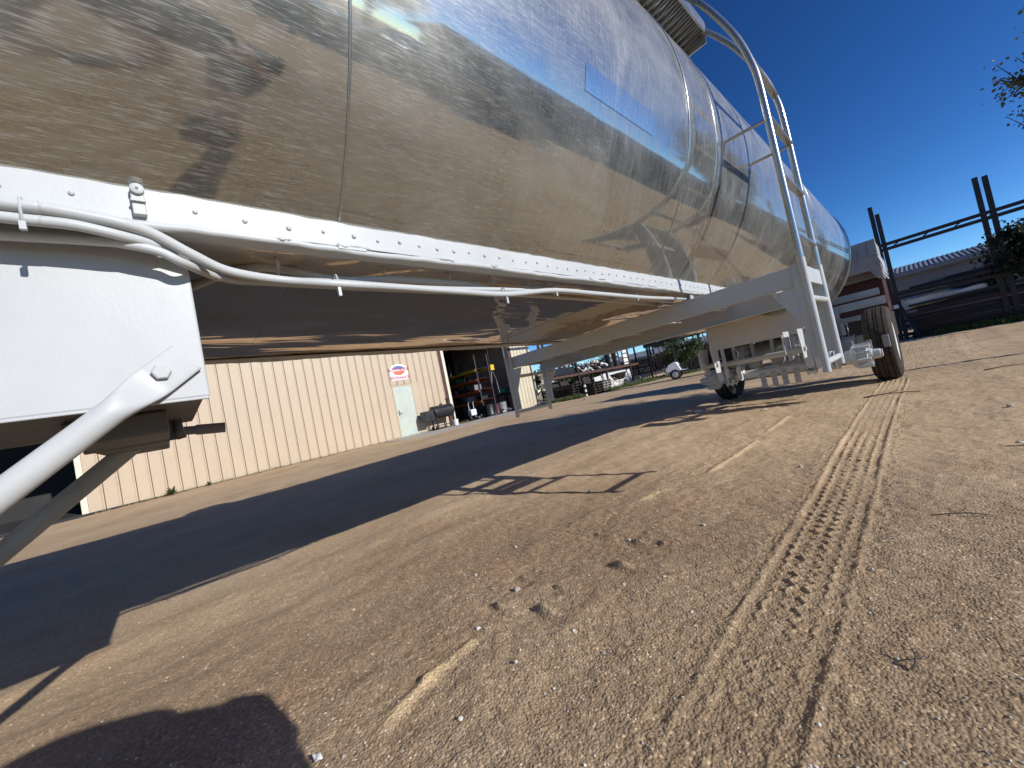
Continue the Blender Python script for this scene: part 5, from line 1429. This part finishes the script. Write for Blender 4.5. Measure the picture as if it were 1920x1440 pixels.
# bent forward towards -Y with both hands on the phone
_o = Vector((0, 0, CAM_H))
pel = Vector((.46, .46, 1.00)); chest = Vector((.42, .02, 1.09)); neck = Vector((.38, -.17, 1.13)); head = Vector((.35, -.28, 1.09))
shR = chest + Vector((-.19, -.06, .0)); shL = chest + Vector((.19, -.06, .0))
elR = Vector((.16, .16, .90)); wrR = _o - fw * .05 + cr * .13 - cu * .03
elL = Vector((.40, -.20, .80)); wrL = _o - fw * .045 - cr * .25 - cu * .02
hpR = pel + Vector((-.10, 0, -.04)); hpL = pel + Vector((.10, 0, -.04))
knR = Vector((.37, .35, .53)); knL = Vector((.58, .38, .53)); anR = Vector((.36, .43, .10)); anL = Vector((.61, .48, .10))
J = [(pel, .13), (chest - (chest - pel) * .5, .13), (chest, .145), (neck, .058), (neck + (head - neck) * .4, .055),
     (shL, .062), (elL, .045), (wrL, .030), (shR, .062), (elR, .045), (wrR, .030),
     (hpL, .092), (knL, .062), ((knL + anL) / 2 + Vector((0, .03, .02)), .058), (anL, .042), (hpR, .092), (knR, .062), ((knR + anR) / 2 + Vector((0, .03, .02)), .058), (anR, .042)]
E_ = [(0, 1), (1, 2), (2, 3), (3, 4), (2, 5), (5, 6), (6, 7), (2, 8), (8, 9), (9, 10), (0, 11), (11, 12), (12, 13), (13, 14), (0, 15), (15, 16), (16, 17), (17, 18)]
skinned('body', 'skin', J, E_, PS)
skinned('shirt', 'shirt', [(pel + Vector((-.01, -.04, .02)), (.185, .175)), (chest - (chest - pel) * .5, (.18, .18)), (chest, (.19, .18)), (neck + Vector((.01, .05, -.01)), .08), (shL, .085), ((shL + elL) / 2, .075), (shR, .085), ((shR + elR) / 2, .075)],
        [(0, 1), (1, 2), (2, 3), (2, 4), (4, 5), (2, 6), (6, 7)], PS)
skinned('shorts', 'shorts', [(pel, .165), (hpL, .115), (hpL + (knL - hpL) * .75, .092), (hpR, .115), (hpR + (knR - hpR) * .75, .092), (pel + Vector((0, .11, -.03)), .09)], [(0, 1), (1, 2), (0, 3), (3, 4), (0, 5)], PS)
for an in (anL, anR):
    skinned('boot', 'boot', [(an + Vector((0, 0, .06)), .056), (an + Vector((0, .02, -.045)), .05), (an + Vector((0, -.08, -.055)), .046), (an + Vector((0, -.20, -.062)), .038)], [(0, 1), (1, 2), (2, 3)], PS, root=1)
# head with face, ears, cap
mb = MB()
hd_ = head; fdir = Vector((-.65, -.25, -.72)).normalized(); rdir = fdir.cross(Vector((0, 0, 1))).normalized(); udir = rdir.cross(fdir)
def HP(a, b_, c_): return hd_ + fdir * a + rdir * b_ + udir * c_
def skull(u, v):
    th = math.pi * v; ph = 2 * math.pi * u
    x = math.sin(th) * math.cos(ph); y = math.sin(th) * math.sin(ph); z = math.cos(th)
    f_ = .095 * x; s_ = .074 * y; h_ = .115 * z
    if z < -.2 and x > 0: f_ += .012; s_ *= .85
    if z < -.3 and x < 0: f_ *= .75
    return HP(f_, s_, h_)
mb.grid(skull, 28, 18); hdo = mb.build('head', 'skin', PS, smooth=180)
mb = MB(); mb.tube([HP(.092, 0, .025), HP(.108, 0, -.012), HP(.116, 0, -.026), HP(.095, 0, -.034)], [.008, .011, .014, .006], 8); mb.build('nose', 'skin', hdo, smooth=180)
for s in (-1, 1):
    mb = MB(); mb.sphere(HP(.078, .032 * s, .012), .013, 10, 7); mb.build('eye', 'plastic_white', hdo, smooth=180)
    mb = MB(); mb.sphere(HP(.0, .076 * s, -.005), .028, 10, 7, (.6, .4, 1.0)); mb.build('ear', 'skin', hdo, smooth=180)
mb = MB(); mb.tube([HP(.094, -.024, -.062), HP(.102, 0, -.060), HP(.094, .024, -.062)], [.003, .006, .003], 7); mb.build('mouth', 'ink_red', hdo, smooth=180)
mb = MB()
mb.grid(lambda u, v: HP(.102 * math.sin(math.pi * .5 * v) * math.cos(6.2832 * u), .082 * math.sin(math.pi * .5 * v) * math.sin(6.2832 * u), .035 + .095 * math.cos(math.pi * .5 * v)), 28, 8); cp_ = mb.build('cap', 'shirt', PS, smooth=180)
mb = MB(); mb.grid(lambda u, v: HP(.085 + .085 * v, (u - .5) * .15 * (1 - .35 * v), .045 - .02 * v - .05 * (u - .5) ** 2), 10, 4); o = mb.build('cap_brim', 'shirt', cp_, smooth=180); o.modifiers.new('s', 'SOLIDIFY').thickness = .004
# hands around the phone
ph_c = Vector((.030, .0, .82)) ; pf = -fw
def hand(wr, d_, side, back):
    palm = wr + d_ * .06
    J2 = [(wr, (.026, .020)), (palm, (.036, .016))]; E2 = [(0, 1)]
    for k, (o_, ln) in enumerate(((.027, .070), (.010, .078), (-.008, .073), (-.025, .058))):
        b0 = palm + d_ * .03 + side * o_; b1 = b0 + d_ * ln * .5 + back * .004; b2 = b1 + d_ * ln * .3 - back * .008
        i = len(J2); J2 += [(b0, .0095), (b1, .0088), (b2, .0078)]; E2 += [(1, i), (i, i + 1), (i + 1, i + 2)]
    t0 = palm - d_ * .02 + side * .035; t1 = t0 + d_ * .028 + side * .022; t2 = t1 + d_ * .03 + side * .008
    i = len(J2); J2 += [(t0, .012), (t1, .0105), (t2, .009)]; E2 += [(1, i), (i, i + 1), (i + 1, i + 2)]
    skinned('hand', 'skin', J2, E2, PS, sub=1)
hand(wrL, cr, cu, -fw); hand(wrR, -cr, cu, -fw)
ph = thing('phone', 'black smartphone held up beside the photographer', 'phone', tuple(-fw * .012 + Vector((0, 0, CAM_H))))
mb = MB(); rotp = Matrix((cr, cu, -fw)).transposed()
mb.box(Vector((0, 0, CAM_H)) - fw * .014 + cr * -.055 + cu * -.012, (.147, .071, .008), rotp); mb.build('phone_body', 'black_paint', ph, bevel=.003)
mb = MB(); mb.box(Vector((0, 0, CAM_H)) - fw * .0185 + cr * -.055 + cu * -.012, (.140, .065, .0008), rotp); mb.build('phone_screen', 'glass_dark', ph)

# parked pickup
PK = thing('pickup_truck', 'dark silver pickup truck parked behind the photographer, mirrored in the tank', 'pickup truck', (8.6, 5.2, 0))
def pk(x, y, z): return (8.6 + y, 5.2 + x, z)          # x along the yard, y across
body = [(-2.7, .45), (-2.72, .95), (-2.65, 1.05), (-.75, 1.06), (-.35, 1.72), (.95, 1.74), (1.45, 1.12), (2.45, 1.0), (2.68, .85), (2.70, .45), (2.25, .42), (2.12, .72), (1.85, .84), (1.55, .72), (1.42, .42), (-1.42, .42), (-1.55, .72), (-1.85, .84), (-2.12, .72), (-2.25, .42)]
mb = MB(); mb.prism(body, lambda a, b_, q: pk(a, q * (1 if b_ < 1.15 else .86), b_), -.92, .92); bdy = mb.build('body', 'car_silver', PK, bevel=.04, seg=3)
for sg in (-1, 1):
    mb = MB(); mb.prism([(-.55, 1.16), (-.28, 1.62), (.28, 1.64), (.28, 1.16)], lambda a, b_, q: pk(a, q * (.955 if b_ < 1.3 else .865), b_), sg * .93, sg * .95); mb.build('window', 'glass_dark', PK)
    mb = MB(); mb.prism([(.36, 1.16), (.36, 1.64), (.88, 1.64), (1.22, 1.16)], lambda a, b_, q: pk(a, q * (.955 if b_ < 1.3 else .865), b_), sg * .93, sg * .95); mb.build('window', 'glass_dark', PK)
    mb = MB(); mb.sphere(pk(2.62, .68 * sg, .80), .11, 12, 8, (1.2, .8, .7)); mb.build('headlight', 'plastic_white', PK, smooth=180)
    for xx in (-1.84, 1.84):
        c0 = Vector(pk(xx, .80 * sg, .37)); mb = MB(); mb.tube([c0 - Vector((.13, 0, 0)), c0 - Vector((.10, 0, 0)), c0 + Vector((.10, 0, 0)), c0 + Vector((.13, 0, 0))], [.31, .37, .37, .31], 28); wh = mb.build('wheel', 'black_rubber', PK, smooth=35)
        mb = MB(); mb.tube([c0 + Vector((sg * .125, 0, 0)), c0 + Vector((sg * .137, 0, 0))], [.23, .19], 24); mb.build('rim', 'galv', wh, smooth=35)
mb = MB(); mb.prism([(1.00, 1.66), (1.42, 1.16), (1.46, 1.16), (1.04, 1.67)], lambda a, b_, q: pk(a, q, b_), -.74, .74); mb.build('windscreen', 'glass_dark', PK)
mb = MB(); mb.bb(*[8.6 - .85, 8.6 + .85], 5.2 + 2.68, 5.2 + 2.80, .40, .62); mb.build('front_bumper', 'chrome', PK, bevel=.03)
# long low building and trees across the yard
LB = thing('long_low_building', 'long low dark sided building across the yard, mirrored in the tank', 'building', (15, 27, 0))
mb = MB(); mb.bb(14.0, 20.0, 10.5, 52, -.1, 3.2); mb.build('wall', 'far_wall', LB)
mb = MB(); mb.prism([(13.4, 3.2), (17, 4.6), (20.6, 3.2), (20.6, 3.1), (13.4, 3.1)], lambda a, b_, q: (a, q, b_), 10.1, 52.4); mb.build('roof', 'roof_grey', LB)
for k in range(9):
    mb = MB(); mb.bb(13.96, 13.99, 12.5 + 4.2 * k, 14.6 + 4.2 * k, 1.1, 2.3); w_ = mb.build('window', 'glass_dark', LB)
    mb = MB(); mb.bb(13.92, 13.99, 12.4 + 4.2 * k, 14.7 + 4.2 * k, 1.02, 1.09); mb.build('window_sill', 'tarp_white', w_)
tree('yard_tree', 'broad green tree across the yard behind the pickup', (19.0, 5.0, 0), 7.0, 3.0, 50, 6000, 'leaf', .2, .18, seed=41, low=.25)
tree('yard_tree', 'tall green tree at the end of the low building', (22.0, 9.0, 0), 9.0, 3.2, 50, 6000, 'leaf', .2, .2, seed=42, low=.25)
tree('yard_tree', 'green tree across the yard level with the landing gear', (20.0, -4.5, 0), 6.5, 3.0, 50, 5000, 'leaf', .2, .18, seed=43, low=.2)
